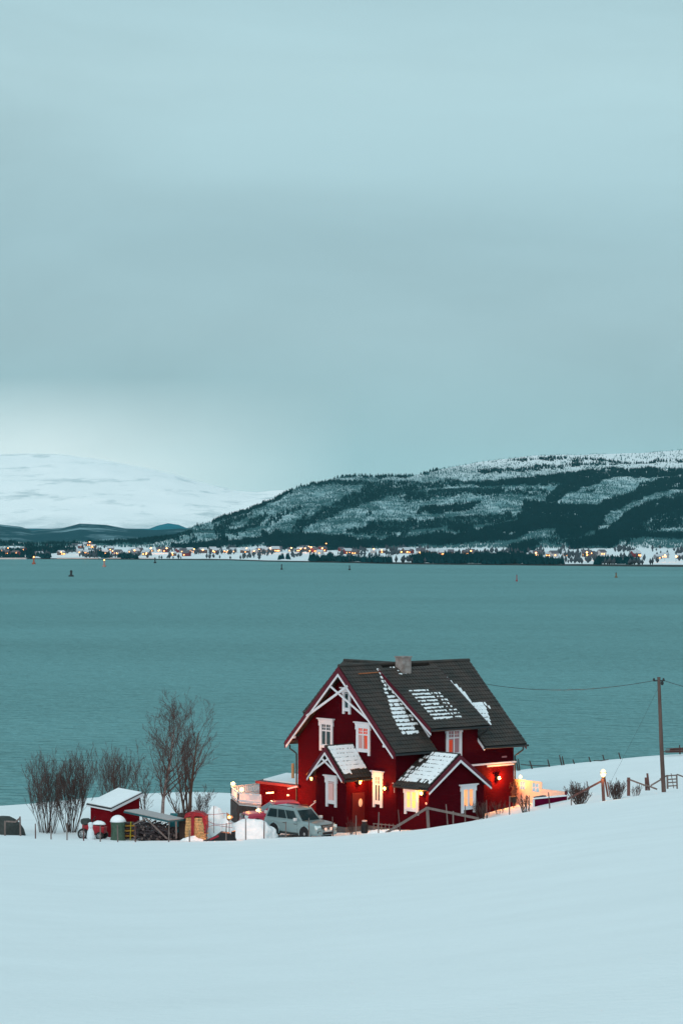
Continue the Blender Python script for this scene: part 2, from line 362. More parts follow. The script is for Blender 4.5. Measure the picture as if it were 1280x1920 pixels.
# foothill ridges and the white mountain
def ridge(name, sil, brow, D0, D1, m, amp, freq, label, seed):
    px = np.concatenate([np.arange(-4200, -400, 40.0), np.arange(-400, 1500, 5.0)]); s = np.linspace(0, 1, 60); P, Q = np.meshgrid(px, s)
    top = np.interp(P, *sil); row = brow + (top - brow) * Q; D = D0 + (D1 - D0) * Q
    X = (P - CX) / F * D; Z = H - D * (row - 1008) / F + (fbm(X / freq, D / freq, seed, 6) - .5) * amp * np.minimum(Q * 4, 1)
    n = len(px); fr = np.stack([X[0], D[0] - 5, np.full(n, -3.)], 1); b1 = np.stack([X[-1] * 1.1, D[-1] * 1.1, Z[-1] * .75], 1); b2 = np.stack([X[-1] * 1.4, D[-1] * 1.4, np.full(n, -5.)], 1)
    o = npmesh(name, np.concatenate([fr, np.stack([X.ravel(), D.ravel(), Z.ravel()], 1), b1, b2]), gridfaces(63, n), m, 4, True)
    return tag(o, label, kind='structure')
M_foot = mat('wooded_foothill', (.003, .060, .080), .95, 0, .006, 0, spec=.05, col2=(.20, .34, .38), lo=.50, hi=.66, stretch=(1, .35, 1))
ridge('hills', ([-1200, 0, 40, 60, 118, 150, 200, 235, 290, 340, 400, 1500], [975, 981, 985, 991, 987, 979, 981, 987, 990, 988, 995, 1000]), 1026, 5300, 8200, M_foot, 22, 700, 'low dark wooded foothills under the white mountain', 31)
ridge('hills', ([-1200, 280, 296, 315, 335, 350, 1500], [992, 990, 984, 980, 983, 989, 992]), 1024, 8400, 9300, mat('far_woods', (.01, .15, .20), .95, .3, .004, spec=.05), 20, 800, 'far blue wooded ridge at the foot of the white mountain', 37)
M_mount = mat('mountain_snow', (.88, .92, .93), .9, 0, .0016, 0, spec=.05)
t = M_mount.node_tree; b = t.nodes['Principled BSDF']; tcn = N(t, 'ShaderNodeTexCoord'); mpn = N(t, 'ShaderNodeMapping'); mpn.inputs['Scale'].default_value = (.0042, .0014, .020); t.links.new(tcn.outputs['Object'], mpn.inputs[0])
na = N(t, 'ShaderNodeTexNoise', i_Scale=1.0, i_Detail=9.0, i_Roughness=.7); t.links.new(mpn.outputs[0], na.inputs['Vector'])
sp = N(t, 'ShaderNodeSeparateXYZ'); t.links.new(tcn.outputs['Object'], sp.inputs[0])
lowm = mathn(t, 'MULTIPLY_ADD', sp.outputs[2], -1 / 90., 1.55, clamp=True)
rk = mathn(t, 'MULTIPLY', ramp(t, na.outputs[0], [(.54, 0.), (.66, 1.)]), .5)
rk2 = mathn(t, 'MULTIPLY', ramp(t, na.outputs[0], [(.40, 0.), (.62, 1.)]), lowm)
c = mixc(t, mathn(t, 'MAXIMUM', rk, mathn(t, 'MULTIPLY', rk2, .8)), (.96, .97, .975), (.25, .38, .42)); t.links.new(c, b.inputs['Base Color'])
ridge('mountain', ([-1200, -200, 0, 120, 200, 260, 330, 400, 450, 480, 540, 700, 1500], [800, 832, 850, 848, 855, 866, 882, 905, 917, 922, 922, 960, 990]), 1010, 9600, 14500, M_mount, 150, 1500, 'broad white snow mountain fading into cloud', 41)
# forests: conifers (dark) and bare birch wood, too many to count
def inpoly(px, py, poly):
    c = np.zeros(px.shape, bool); n = len(poly); j = n - 1
    for i in range(n):
        xi, yi = poly[i]; xj, yj = poly[j]
        cond = ((yi > py) != (yj > py)) & (px < (xj - xi) * (py - yi) / (yj - yi + 1e-9) + xi); c ^= cond; j = i
    return c
DARK = [[(1400, 885), (1280, 893), (1240, 900), (1200, 913), (1180, 925), (1120, 945), (1060, 948), (985, 942), (978, 960), (965, 975), (900, 998), (830, 1006), (760, 1010), (700, 1014), (700, 1024), (900, 1022), (960, 1012), (1000, 998), (1040, 990), (1050, 1012), (1080, 1010), (1120, 992), (1135, 980), (1128, 970), (1170, 950), (1195, 933), (1230, 918), (1400, 905)],
        [(860, 905), (950, 900), (1050, 887), (1110, 882), (1280, 880), (1400, 878), (1400, 893), (1280, 891), (1230, 897), (1150, 895), (1100, 911), (1050, 936), (1022, 943), (1024, 932), (1045, 916), (1050, 907), (980, 909), (900, 912)],
        [(1400, 920), (1280, 927), (1240, 932), (1200, 950), (1160, 975), (1110, 1006), (1060, 1022), (1070, 1030), (1150, 1030), (1165, 1013), (1230, 1008), (1290, 1012), (1400, 1012), (1400, 1002), (1240, 997), (1215, 1002), (1200, 985), (1230, 965), (1400, 950)],
        [(490, 1004), (520, 1000), (545, 1003), (600, 1006), (700, 1012), (820, 1012), (860, 1005), (860, 1024), (700, 1028), (640, 1032), (560, 1032), (505, 1029), (495, 1018)], [(340, 1034), (320, 1026), (360, 1020), (420, 1014), (495, 1010), (495, 1020), (400, 1028)],
        [(785, 958), (840, 951), (900, 946), (900, 950), (840, 959), (795, 962)], [(670, 1000), (690, 988), (705, 992), (700, 1000)], [(715, 1000), (740, 992), (748, 1000)], [(840, 1000), (850, 985), (880, 983), (890, 996)], [(955, 1038), (960, 1025), (1000, 1018), (1010, 1025), (990, 1036)],
        [(780, 1058), (760, 1052), (790, 1046), (870, 1043), (960, 1046), (1000, 1048), (1050, 1058), (1056, 1060)], [(400, 976), (450, 959), (500, 942), (540, 925), (548, 920), (548, 925), (500, 946), (450, 965), (402, 981)],
        [(-300, 1019), (0, 1020), (170, 1017), (330, 1010), (340, 1018), (230, 1024), (170, 1021), (0, 1025), (-300, 1025)], [(0, 1035), (60, 1031), (130, 1028), (145, 1033), (80, 1038), (0, 1042)], [(0, 1045), (40, 1043), (100, 1044), (90, 1047), (0, 1047)], [(165, 1046), (185, 1041), (215, 1046)], [(220, 1049), (240, 1043), (260, 1047), (262, 1050)], [(1110, 1058), (1120, 1051), (1140, 1054), (1200, 1056), (1200, 1059)],
        [(520, 1051), (530, 1048), (545, 1051)], [(577, 1053), (580, 1048), (640, 1050), (690, 1053), (735, 1055), (735, 1057), (640, 1055)]]
SEMI = [[(545, 924), (560, 914), (580, 909), (610, 905), (720, 905), (800, 908), (830, 903), (860, 903), (860, 912), (800, 916), (740, 930), (690, 945), (640, 962), (590, 985), (565, 1002), (540, 1002), (575, 978), (620, 952), (665, 925), (690, 914), (610, 912), (560, 920)],
        [(545, 1000), (560, 980), (580, 962), (576, 982), (562, 1002)], [(400, 1010), (450, 990), (500, 962), (496, 976), (455, 1004), (410, 1018)], [(340, 1014), (380, 996), (430, 975), (470, 962), (460, 972), (420, 990), (370, 1012)],
        [(615, 898), (650, 889), (690, 889), (720, 892), (760, 893), (820, 882), (820, 886), (760, 898), (700, 895), (650, 892)], [(640, 1000), (700, 985), (800, 975), (900, 965), (960, 960), (960, 972), (880, 985), (800, 995), (700, 1005)],
        [(940, 865), (1040, 858), (1160, 862), (1160, 865), (1040, 863)], [(890, 888), (1000, 876), (1130, 868), (1280, 860), (1280, 863), (1130, 873), (1000, 881), (900, 892)], [(1140, 1000), (1200, 965), (1280, 955), (1280, 990), (1200, 990)], [(760, 925), (900, 918), (1000, 920), (980, 930), (860, 935), (760, 945)]]
rng = np.random.default_rng(5)
# invert hill surface: sample (px, s) densely, keep those whose row falls in the wanted patch
def sample(n):
    px = rng.uniform(-350, 1450, n); row_u = rng.uniform(840, 1064, n)
    rs = shore_row(px); rp = np.interp(px, *PL); rt = np.interp(px, *SIL)
    ok = (row_u < rs - .3) & (row_u > rt)
    s = np.where(row_u > rp, (rs - row_u) / (rs - rp), 1 + (rp - row_u) / (rp - rt))
    return px[ok], row_u[ok], s[ok]
def cones(name, px, s, hmin, hmax, wr, m, label, sides=4, spindle=False):
    X, Y, Z = hill_xyz(px, s); n = len(px); h = rng.uniform(hmin, hmax, n) * (.8 + .4 * fbm(X / 60, Y / 60, 9)); w = h * wr * rng.uniform(.7, 1.3, n)
    ang = rng.uniform(0, 6.28, n); P = []
    for k in range(sides):
        a = ang + 2 * math.pi * k / sides; P.append(np.stack([X + w * np.cos(a), Y + w * np.sin(a), Z + h * (.45 if spindle else .06)], 1))
    P.append(np.stack([X + rng.normal(0, .3, n), Y, Z + h], 1))
    if spindle: P.append(np.stack([X, Y, Z - .2], 1))
    V = np.stack(P, 1).reshape(-1, 3); K = len(P); base = np.arange(n)[:, None] * K; F_ = []
    for k in range(sides):
        F_.append(np.concatenate([base + k, base + (k + 1) % sides, base + sides], 1))
        if spindle: F_.append(np.concatenate([base + (k + 1) % sides, base + k, base + sides + 1], 1))
    o = npmesh(name, V, np.concatenate(F_), m, 3); return tag(o, label, kind='stuff')
px, row, s = sample(420000)
wob = (vnoise(px / 9, row / 4, 55) - .5) * 9; wob2 = (vnoise(px / 14, row / 5, 66) - .5) * 6
dm = np.zeros(len(px), bool)
for P_ in DARK: dm |= inpoly(px + wob, row + wob2, P_)
n_ = fbm((px - row * 1.2) / 45, (row + px * .35) / 12, 77, 3)
streak = (n_ > .69) & (s > 1.05) & (row > 905)
dens = np.clip((fbm(px / 16, row / 5, 123, 3) - .18) * 4, .15, .9)
sm_ = np.zeros(len(px), bool)
for P_ in SEMI: sm_ |= inpoly(px + wob * 1.4, row + wob2 * 1.2, P_)
keepd = dm & (rng.uniform(0, 1, len(px)) < dens); keepd |= sm_ & (rng.uniform(0, 1, len(px)) < dens * .42)
keepd |= streak & (rng.uniform(0, 1, len(px)) < .22)
M_con = mat('conifer_far', (.003, .038, .047), .95, .25, .05, spec=.05)
cones('conifer_forest', px[keepd], s[keepd], 5, 9.5, .24, M_con, 'dark conifer forest in bands over the far hillside')
bn = fbm(px / 30, row / 9, 88, 4); hp = np.clip((row - 850) / 60, .25, 1)
slope_zone = s > 1.03
kb = slope_zone & ~dm & (rng.uniform(0, 1, len(px)) < np.clip((bn - .22) * 2.2, 0.05, .8) * hp * .72)
cones('birch_forest', px[kb], s[kb], 3, 5.6, .17, mat('birch_far', (.050, .150, .165), .95, .3, .05, spec=.05), 'bare grey birch wood thinly covering the far hillside', 3, True)
# a few hundred trees and copses on the shore fields
pn = fbm(px / 22, row / 5, 99, 3)
kf = (s < 1.03) & (s > .06) & ~dm & (pn > .56) & (rng.uniform(0, 1, len(px)) < .09)
cones('shore_wood', px[kf], s[kf], 4, 9, .28, mat('shore_tree', (.055, .075, .09), .95, .3, .05, spec=.05), 'bare scrub and copses between the houses on the far shore', 4, True)
# trees on the dark foothills' crest lines
def plain_point(px, row):
    rs = shore_row(px); rp = np.interp(px, *PL)
    s_ = (rs - row) / (rs - rp); s_ = max(.03, s_)
    if s_ > 1: s_ = 1 + (rp - row) / (rp - np.interp(px, *SIL))
    X, Y, Z = hill_xyz(np.array([float(px)]), np.array([float(s_)])); return Vector((X[0], Y[0], Z[0]))
# ------------------------------------------------------------------ village houses and street lamps
M_fr = {'dark red': mat('far_red_wall', (.16, .03, .04), .8), 'pale': mat('far_pale_wall', (.45, .42, .42), .8), 'brown': mat('far_brown_wall', (.12, .08, .075), .8), 'grey': mat('far_grey_wall', (.18, .2, .22), .8)}
M_fsn = mat('far_roof_snow', (.46, .50, .54), .8); M_fdr = mat('far_dark_roof', (.10, .10, .12), .8)
M_fwin = mat('far_window_light', (1, .6, .3), .5, emit=(1.0, .38, .10), estr=4)
def far_house_proto(colour, snowy, lit, L=10, Wd=7.5, hh=4.5):
    root = empty('village_house', (0, 0, 0))
    w = MB(); w.prism([(-Wd / 2, -2), (Wd / 2, -2), (Wd / 2, hh), (0, hh + Wd * .36), (-Wd / 2, hh)], 0, -L / 2, L / 2); w.build('wall', M_fr[colour], root)
    r = MB()
    for sgn in (-1, 1):
        r.prism([(0, hh + Wd * .36 + .05), (0, hh + Wd * .36 + .55), (sgn * (Wd / 2 + .6), hh + .1), (sgn * (Wd / 2 + .6), hh - .4)], 0, -L / 2 - .5, L / 2 + .5)
    r.build('roof', M_fsn if snowy else M_fdr, root)
    if lit:
        for x in lit:
            q = MB(); q.box((x - .8, -Wd / 2 - .1, 1.1), (x + .8, -Wd / 2 - .02, 2.7)); q.build('window', M_fwin, root)
    return root
PROTO = {}
rh = random.Random(12)
HOUSES = [(5, 1037), (12, 1041), (16, 1035), (30, 1043), (44, 1036), (70, 1041), (75, 1043), (115, 1041), (141, 1023), (152, 1028), (160, 1025), (169, 1026), (176, 1028), (150, 1037), (163, 1039), (170, 1041), (182, 1034), (190, 1037), (199, 1040), (208, 1033), (215, 1038), (222, 1041), (247, 1036), (254, 1039), (262, 1035), (275, 1041), (284, 1034), (299, 1034), (312, 1035), (324, 1042), (336, 1036), (343, 1037), (356, 1035), (364, 1037), (381, 1037), (399, 1035), (405, 1037), (421, 1036), (430, 1037), (437, 1036), (458, 1036), (463, 1036), (477, 1038), (485, 1037), (494, 1035), (502, 1036), (508, 1034), (516, 1035), (522, 1034), (545, 1034), (563, 1034), (568, 1031), (573, 1030), (577, 1033), (582, 1035), (586, 1032), (590, 1036), (604, 1035), (640, 1034), (645, 1037), (651, 1038), (700, 1037), (716, 1037), (753, 1038), (762, 1038), (769, 1038), (788, 1039), (797, 1040), (808, 1041), (830, 1042), (843, 1041), (873, 1041), (882, 1040), (889, 1041), (976, 1044), (1000, 1045), (1007, 1045), (1030, 1045), (1037, 1045), (1099, 1044), (1107, 1044), (1113, 1044), (1127, 1041), (1190, 1046), (1232, 1049), (1245, 1047), (1275, 1048), (666, 1039), (600, 1039), (350, 1043), (1060, 1044)]
ORD = 'first second third fourth fifth sixth seventh eighth ninth tenth eleventh twelfth thirteenth fourteenth fifteenth sixteenth seventeenth eighteenth nineteenth twentieth'.split()
ORD += ['twenty-' + w for w in ORD[:9]] + ['thirtieth'] + ['thirty-' + w for w in ORD[:9]]
def place_name(px):
    return 'the left foothill village' if px < 235 else 'the row left of wooded hill' if px < 410 else 'the row under wooded hill' if px < 555 else 'the brightest orange cluster' if px < 612 else 'snow right of bright cluster' if px < 740 else 'the row above dark wood' if px < 900 else 'right end of dark wood' if px < 1070 else 'the far right shore' if px > 1180 else 'slope right of dark wood'
def ordinal(lst, px, row):
    same = sorted(p for p in lst if place_name(p[0]) == place_name(px)); return ORD[same.index((px, row))]
for k, (px, row) in enumerate(HOUSES):
    colour = rh.choice(['dark red', 'dark red', 'pale', 'brown', 'grey', 'brown']); snowy = rh.random() < .55; lit = rh.choice([(), (0,), (-3, 1), (2, -1, 4), (-2,)])
    if 560 < px < 595: lit = (-3, 0, 3)
    key = (colour, snowy, lit); first = key not in PROTO
    o = PROTO.setdefault(key, None) or far_house_proto(*key)
    if first: PROTO[key] = o
    else: o = copy_tree(PROTO[key])
    p = plain_point(px, row); o.location = p; o.rotation_euler = (0, 0, rh.uniform(-.7, .7)); sc = rh.uniform(.75, 1.15); o.scale = (sc, sc, sc)
    tag(o, 'tiny %s house, %s roof, %s from left in %s' % (colour, 'snowy' if snowy else 'dark', ordinal(HOUSES, px, row), place_name(px)), 'house', 'tiny houses on the far shore')
LAMPS = [(4, 1038), (16, 1036), (30, 1044), (44, 1037), (64, 1043), (116, 1042), (141, 1024), (158, 1024), (168, 1026), (173, 1029), (167, 1041), (188, 1038), (212, 1039), (219, 1042), (247, 1037), (253, 1040), (275, 1044), (284, 1036), (299, 1036), (312, 1036), (324, 1044), (343, 1037), (364, 1038), (381, 1039), (399, 1040), (421, 1038), (427, 1038), (462, 1036), (477, 1040), (486, 1037), (500, 1036), (507, 1036), (517, 1035), (546, 1036), (563, 1036), (571, 1034), (576, 1036), (579, 1031), (584, 1036), (589, 1036), (604, 1037), (611, 1026), (700, 1038), (716, 1038), (753, 1040), (762, 1040), (798, 1041), (830, 1043), (883, 1041), (1003, 1047), (1100, 1047), (1108, 1046), (1232, 1054), (1245, 1051), (1266, 1054)]
lp = None
for k, (px, row) in enumerate(LAMPS):
    if lp is None:
        lp = empty('street_lamp', (0, 0, 0)); q = MB(); q.tube([(0, 0, -.5), (0, 0, 6), (0, -.8, 6.6)], .12, 5); q.build('pole', M_dark, lp)
        q = MB(); q.blob((0, -.9, 6.6), (.95, .95, .8), 2, .0, 8, -9); q.build('lamp_head', mat('street_lamp_glass', (1, .6, .3), .5, emit=(1.0, .36, .09), estr=14), lp); o = lp
    else: o = copy_tree(lp)
    p = plain_point(px, row); o.location = p; sc = rh.uniform(.55, 1.1); o.scale = (sc, sc, sc); o.rotation_euler = (0, 0, rh.uniform(-1, 1))
    tag(o, 'orange street lamp, %s from left in %s' % (ordinal(LAMPS, px, row), place_name(px)), 'street lamp', 'street lamps on the far shore')
for px, row, pw in ((165, 1040, 9000), (575, 1036, 12000), (300, 1038, 7000), (500, 1038, 7000), (30, 1043, 7000), (1240, 1053, 5000), (1105, 1050, 5000)):
    p = plain_point(px, row); l = point(None, p + Vector((0, -25, 14)), pw * 1.5, (1, .33, .12), 3.0); l.data.specular_factor = 0
# pale lit quays at the left waterline
q = MB()
for a_, b_ in ((0, 48), (108, 184), (205, 290)):
    p = at(a_, 1047.6 + a_ * .004, 3360); p2 = at(b_, 1047.6 + b_ * .004, 3350); z = 1.2
    q.box((p.x, p.y - 6, -1), (p2.x, p.y + 10, z + .8))
o = q.build('quay', mat('quay_concrete', (.6, .5, .48), .8, .2, .1)); tag(o, 'long pale quay along the left end of the far shore', 'quay')
# buoys / sea markers
def buoy(px, row, hgt, w, m, label, lamp=None):
    y = H * F / (row - 1008); o = empty('sea_marker', (xof(px, y), y, 0), 0, label, 'sea marker', 'sea markers standing in the fjord')
    q = MB(); q.lathe([(w * .5, -.8), (w * .62, 0), (w * .62, hgt * .22), (w * .3, hgt * .3), (w * .22, hgt * .8), (w * .34, hgt * .82), (w * .3, hgt)], n=10); q.build('body', m, o)
    q = MB(); q.lathe([(w * .2, hgt), (w * .2, hgt * 1.12), (w * .05, hgt * 1.2)], n=8); q.build('lantern', lamp or M_dark, o)
M_orb = mat('marker_orange', (.34, .09, .05), .6)
buoy(64, 1058, 7.5, 3.4, M_orb, 'orange lit sea marker left of the others near the far quay', M_bulbo)
buoy(196, 1063, 6.5, 3.0, mat('marker_pink', (.40, .20, .17), .6), 'pale orange sea marker near the left far shore', M_bulbo)
buoy(134, 1081, 4.2, 3.4, M_dark, 'dark round sea marker nearest to us on the left')
buoy(291, 1056, 6, 2.6, M_dark, 'small dark green sea marker at the end of the quays')
buoy(528, 1068, 4.5, 1.8, M_dark, 'thin dark sea marker below the middle village')
buoy(655, 1069, 4.0, 1.8, M_dark, 'small dark sea marker left of the dark shore wood')
buoy(968, 1090, 4.2, 1.1, mat('marker_red', (.3, .05, .06), .6), 'thin reddish pole marker nearest to us on the right')
buoy(1154, 1083, 3.4, 1.9, mat('marker_brown', (.16, .1, .05), .6), 'small brown sea marker on the right')
#@@HOUSE
# ================================================================== the red house
TH = math.radians(40.3)
AX = Vector((-math.sin(TH), math.cos(TH), 0)); BX = Vector((math.cos(TH), math.sin(TH), 0))
NC = Vector((3.349, 149.0, 11.8))
house = empty('red_house', NC, TH, 'large crimson wooden house with steep tiled roof and white trim by the fjord', 'house')
# local frame: x along the long side (away right), y along the gable wall (away left), z up from the plinth
ZR, OV, SL = 10.0, .6, .95          # ridge height, eave overhang, slope
HW = 4.75
def zr(y): return ZR - SL * abs(HW - y)
wl = MB()
hw = zr(0) - .22
wl.prism([(0, .25), (9.5, .25), (9.5, hw), (HW, ZR - .25), (0, hw)], 0, 0, 10.1)
# front dormer block and rear cross gable are part of the wall body
wl.prism([(-.012, 4.2), (-.012, 6.05), (4.4, 9.2), (4.4, 8.7), (.6, 5.2), (.6, 4.2)], 0, 2.9, 6.9)
wl.prism([(1.5 + .0, 4.5), (7.5, 4.5), (7.5, 6.4), (4.5, ZR - .3), (1.5, 6.4)], 1, 4.9, 9.9)
wall = wl.build('wall', M_red, house)
q = MB(); q.box((-.06, -.06, -1.2), (10.16, 9.56, .26)); q.build('foundation', M_conc, house)
def tile_slope(name, o, vd, ud, L, SLn, m, parent, thick=.09, amp=.018, course=.34, cut=None):
    """tiled slope: o lower corner, vd along the eave, ud up the slope"""
    o = Vector(o); vd = Vector(vd).normalized(); ud = Vector(ud).normalized(); n = vd.cross(ud)
    if n.z < 0: n = -n
    nv = max(2, int(L / .082)); nc = max(1, round(SLn / course)); V = []; Fq = []
    us = []
    for c in range(nc):
        us += [(c * SLn / nc, .045), ((c + .96) * SLn / nc, .006)]
    vs = np.linspace(0, L, nv)
    wob = np.array([amp * math.sin(v * 2 * math.pi / .25) for v in vs])
    for (u, hh) in us:
        sag = .02 * math.sin(u * 1.3)
        for i, v in enumerate(vs):
            p = o + vd * float(v) + ud * u + n * (thick + hh + wob[i] + .012 * math.sin(v * 1.7 + u * 2.1)); V.append(tuple(p))
    nr = len(us)
    for r in range(nr - 1):
        for i in range(nv - 1): Fq.append((r * nv + i, r * nv + i + 1, (r + 1) * nv + i + 1, (r + 1) * nv + i))
    mb = MB(); mb.v = V; mb.f = Fq; mb.m = [0] * len(Fq); mb.sm = [False] * len(Fq)
    # body slab under the tiles
    a = o + n * -.06; b2 = o + vd * L + n * -.06; c2 = b2 + ud * SLn; d2 = a + ud * SLn; up = n * (thick + .03)
    for q in ((a, d2, c2, b2), (a, b2, b2 + up + n * .02, a + up + n * .02), (b2, c2, c2 + up, b2 + up), (c2, d2, d2 + up, c2 + up), (d2, a, a + up, d2 + up)): mb.poly(q)
    ob = mb.build(name, m, parent); return ob
def snow_tiles(parent, o, vd, ud, inside, m, L, SLn, course=.34, seed=1, thick=.13, gap=.0, name='snow_patch', full=.8):
    o = Vector(o); vd = Vector(vd).normalized(); ud = Vector(ud).normalized(); n = vd.cross(ud)
    if n.z < 0: n = -n
    rnd = random.Random(seed); mb = MB(); nc = max(1, round(SLn / course)); w = .125
    for c in range(nc):
        u0 = c * SLn / nc; cs = SLn / nc
        for k in range(int(L / w)):
            v0 = k * w; s_ = inside(v0 + w / 2, u0 + cs / 2)
            if s_ <= 0 or rnd.random() > s_: continue
            f = min(1.04, full * (.75 + .45 * s_) + rnd.uniform(-.17, .10)); h = rnd.uniform(.03, .055) + .015 * s_
            g_ = rnd.uniform(0, .02)
            lo = u0 + cs * (1.0 - f); hi = u0 + cs * 1.0
            p = [o + vd * (v0 + g_) + ud * lo, o + vd * (v0 + w + .005 - g_) + ud * (lo + rnd.uniform(-.03, .05)), o + vd * (v0 + w + .005) + ud * hi, o + vd * v0 + ud * hi]
            b = len(mb.v); mb.v += [tuple(x + n * (thick - .03)) for x in p] + [tuple(x + n * (thick + h * (1 if i > 1 else .75))) for i, x in enumerate(p)]
            for q in ((4, 5, 6, 7), (0, 1, 5, 4), (1, 2, 6, 5), (2, 3, 7, 6), (3, 0, 4, 7)): mb.face([b + i for i in q])
    if mb.v: return mb.build(name, m, parent)
def up_dir(sl): return Vector((0, 1, sl))
EL = math.hypot(1, SL); FULL = (HW + OV) * EL
eo = (-OV, -OV, zr(-OV))
roofA = tile_slope('roof', (-OV, -OV, zr(-OV)), (1, 0, 0), (0, 1, SL), 3.45, FULL, M_tile, house)          # left of dormer
roofB = tile_slope('roof', (6.95, -OV, zr(-OV)), (1, 0, 0), (0, 1, SL), 10.65 - 6.95, FULL, M_tile, house)
roofC = tile_slope('roof', (-OV, 9.5 + OV, zr(-OV)), (1, 0, 0), (0, -1, SL), 11.25, FULL, M_tile, house)      # lake side
# dormer roof
DS = .71; DLo = (2.4, -.55, 6.25); DL = 5.0; DU = 5.05 * math.hypot(1, DS)
roofD = tile_slope('dormer_roof', DLo, (1, 0, 0), (0, 1, DS), DL, DU, M_tile, house)
# rear cross gable slopes
for sx in (-1, 1):
    o_ = (4.5 + sx * 3.5, 4.9, ZR - .93 * 3.5)
    tile_slope('roof', (o_[0], 4.9, o_[2]), (0, 1, 0), (-sx, 0, .93), 5.3, 3.5 * math.hypot(1, .93), M_tile, house)
q = MB()
q.tube([(-OV, HW, ZR + .12), (10.65, HW, ZR + .12)], .12, 8); q.build('ridge_tile', M_tile, house)
q = MB(); q.tube([(4.5, HW + .2, ZR + .1), (4.5, 10.2, ZR + .1)], .11, 8); q.build('ridge_tile', M_tile, house)
# snow lying on the tiles
def ramp01(x, a, b): return min(1, max(0, (x - a) / (b - a)))
def inA(v, u):      # v from the verge, u up the slope
    vr = v; d = 3.35 - vr                      # distance from dormer cheek
    wdt = 1.55 * ramp01(u, 7.4, 2.4) + .12
    if u < 1.25 or u > 7.0: return 0
    if d > wdt + .15 or d < .05: return 0
    s_ = .95 if u < 4.3 else .6
    if d < .55 and u < 4: s_ *= .45 + .4 * math.sin(u * 9)
    return s_
snow_tiles(roofA, eo, (1, 0, 0), (0, 1, SL), inA, M_rsnow, 3.45, FULL, seed=3, full=.58, thick=.10)
def inB(v, u):
    if u > 3.75: return .98 if v < .45 + .95 * ramp01(u, 6.5, 4.6) and u < 6.5 else 0
    if 1.75 < u < 3.6: return .95 if v < 1.75 + .5 * ramp01(u, 1.7, 3.4) else (.35 if v < 2.6 and u > 2.6 else 0)
    return 0
snow_tiles(roofB, (6.95, -OV, zr(-OV)), (1, 0, 0), (0, 1, SL), inB, M_rsnow, 3.7, FULL, seed=4, full=.85, thick=.10)
def inD(v, u):
    if .7 < u < 3.9: return .97 * ramp01(u, 4.6, 3.2) if .85 < v < 2.5 else (.5 if 2.5 <= v < 3.35 and u < 3.6 else 0)
    if 5.15 < u < 5.55 and 1.2 < v < 2.1: return .5
    if u > 5.5 and 1.0 < v < 1.5: return .5
    return 0
snow_tiles(roofD, DLo, (1, 0, 0), (0, 1, DS), inD, M_rsnow, DL, DU, seed=6, full=.37, course=.34, thick=.08)
# bargeboards: crimson board with white strip, on the near gable and the far one
def barge(x, y0, y1, yc, zc, sl, parent, w=.30, drop=.10, white=True, th=.05, strip=.11, sgn=-1, wname='barge_trim', stop=(0, 0)):
    for a_, st in ((y0, stop[0]), (y1, stop[1])):
        z_ = zc - sl * abs(yc - a_)
        q = MB(); q.prism([(yc, zc + .10), (a_, z_ + .10), (a_, z_ - w), (yc, zc - w * 1.25)], 0, x, x + sgn * -th); q.build('bargeboard', M_redp, parent)
        if white:
            a2 = a_ + (yc - a_) * (.03 + st)
            z2 = zc - sl * abs(yc - a2)
            q = MB(); q.prism([(yc, zc - w * 1.25 + .02), (a2, z2 - w + .03), (a2, z2 - w - strip), (yc, zc - w * 1.25 - strip * 1.35)], 0, x + sgn * .03, x + sgn * -.03); q.build(wname, M_white, parent)
barge(-OV - .05, -OV, 9.5 + OV, HW, ZR, SL, house)
barge(10.67, -OV, 9.5 + OV, HW, ZR, SL, house, white=False, sgn=1)
def wbar(p, q_, w=.12, t=.05, name='gable_brace', parent=None, m=None):
    mb = MB(); mb.bar(p, q_, t, w); return mb.build(name, m or M_white, parent or house)
wbar((-.62, 5.62, 8.86), (-.62, 1.85, 6.86)); wbar((-.655, 3.82, 8.9), (-.655, 7.85, 6.80), w=.15)
for y_ in (.05, 9.45):
    q = MB(); q.box((-OV, y_ - .06, zr(-OV) + .25), (0, y_ + .06, zr(-OV) + .45)); q.build('purlin_end', M_redp, house)
for z_, y_ in ((5.1, .35), (5.1, 9.15)):
    q = MB(); q.box((-.72, y_ - .08, zr(y_) - .52), (-.55, y_ + .08, zr(y_) - .36)); q.build('purlin_end', M_white, house)
# dormer trims
def dz(y): return 6.25 + DS * (y + .55)
q = MB(); q.prism([(-.6, dz(-.6) + .12), (4.35, dz(4.35) + .12), (4.35, dz(4.35) - .16), (-.6, dz(-.6) - .16)], 0, 2.33, 2.38); q.build('bargeboard', M_redp, house)
q = MB(); q.prism([(-.62, dz(-.62) - .14), (3.9, dz(3.9) - .14), (3.9, dz(3.9) - .23), (-.62, dz(-.62) - .27)], 0, 2.30, 2.36); q.build('barge_trim', M_white, house)
q = MB(); q.prism([(-.6, dz(-.6) + .1), (4.35, dz(4.35) + .1), (4.35, dz(4.35) - .16), (-.6, dz(-.6) - .16)], 0, 7.42, 7.47); q.build('bargeboard', M_redp, house)
q = MB(); q.bar((2.84, .05, zr(.05) + .22), (2.84, 1.6, zr(1.6) + .22), .03, .10); q.build('flashing', M_white, house)
q = MB(); q.bar((6.93, -.62, zr(-.62) - .12), (6.93, .25, zr(.25) - .12), .05, .13); q.build('barge_trim', M_white, house)
q = MB(); q.bar((.55, 4.15, 9.62), (2.9, 4.25, 9.66), .10, .06); q.build('ridge_board', mat('orange_lit_board', (.36, .12, .05), .7, .3, 6), house)  # reddish board, the orange light on it is put into its colour
# chimney
ch = MB(); ch.box((3.98, 3.85, 8.6), (4.72, 4.55, 10.52)); ch = ch.build('chimney', M_brick, house)
q = MB(); q.box((3.93, 3.80, 10.525), (4.77, 4.60, 10.60)); q.build('cap', M_brick, ch)
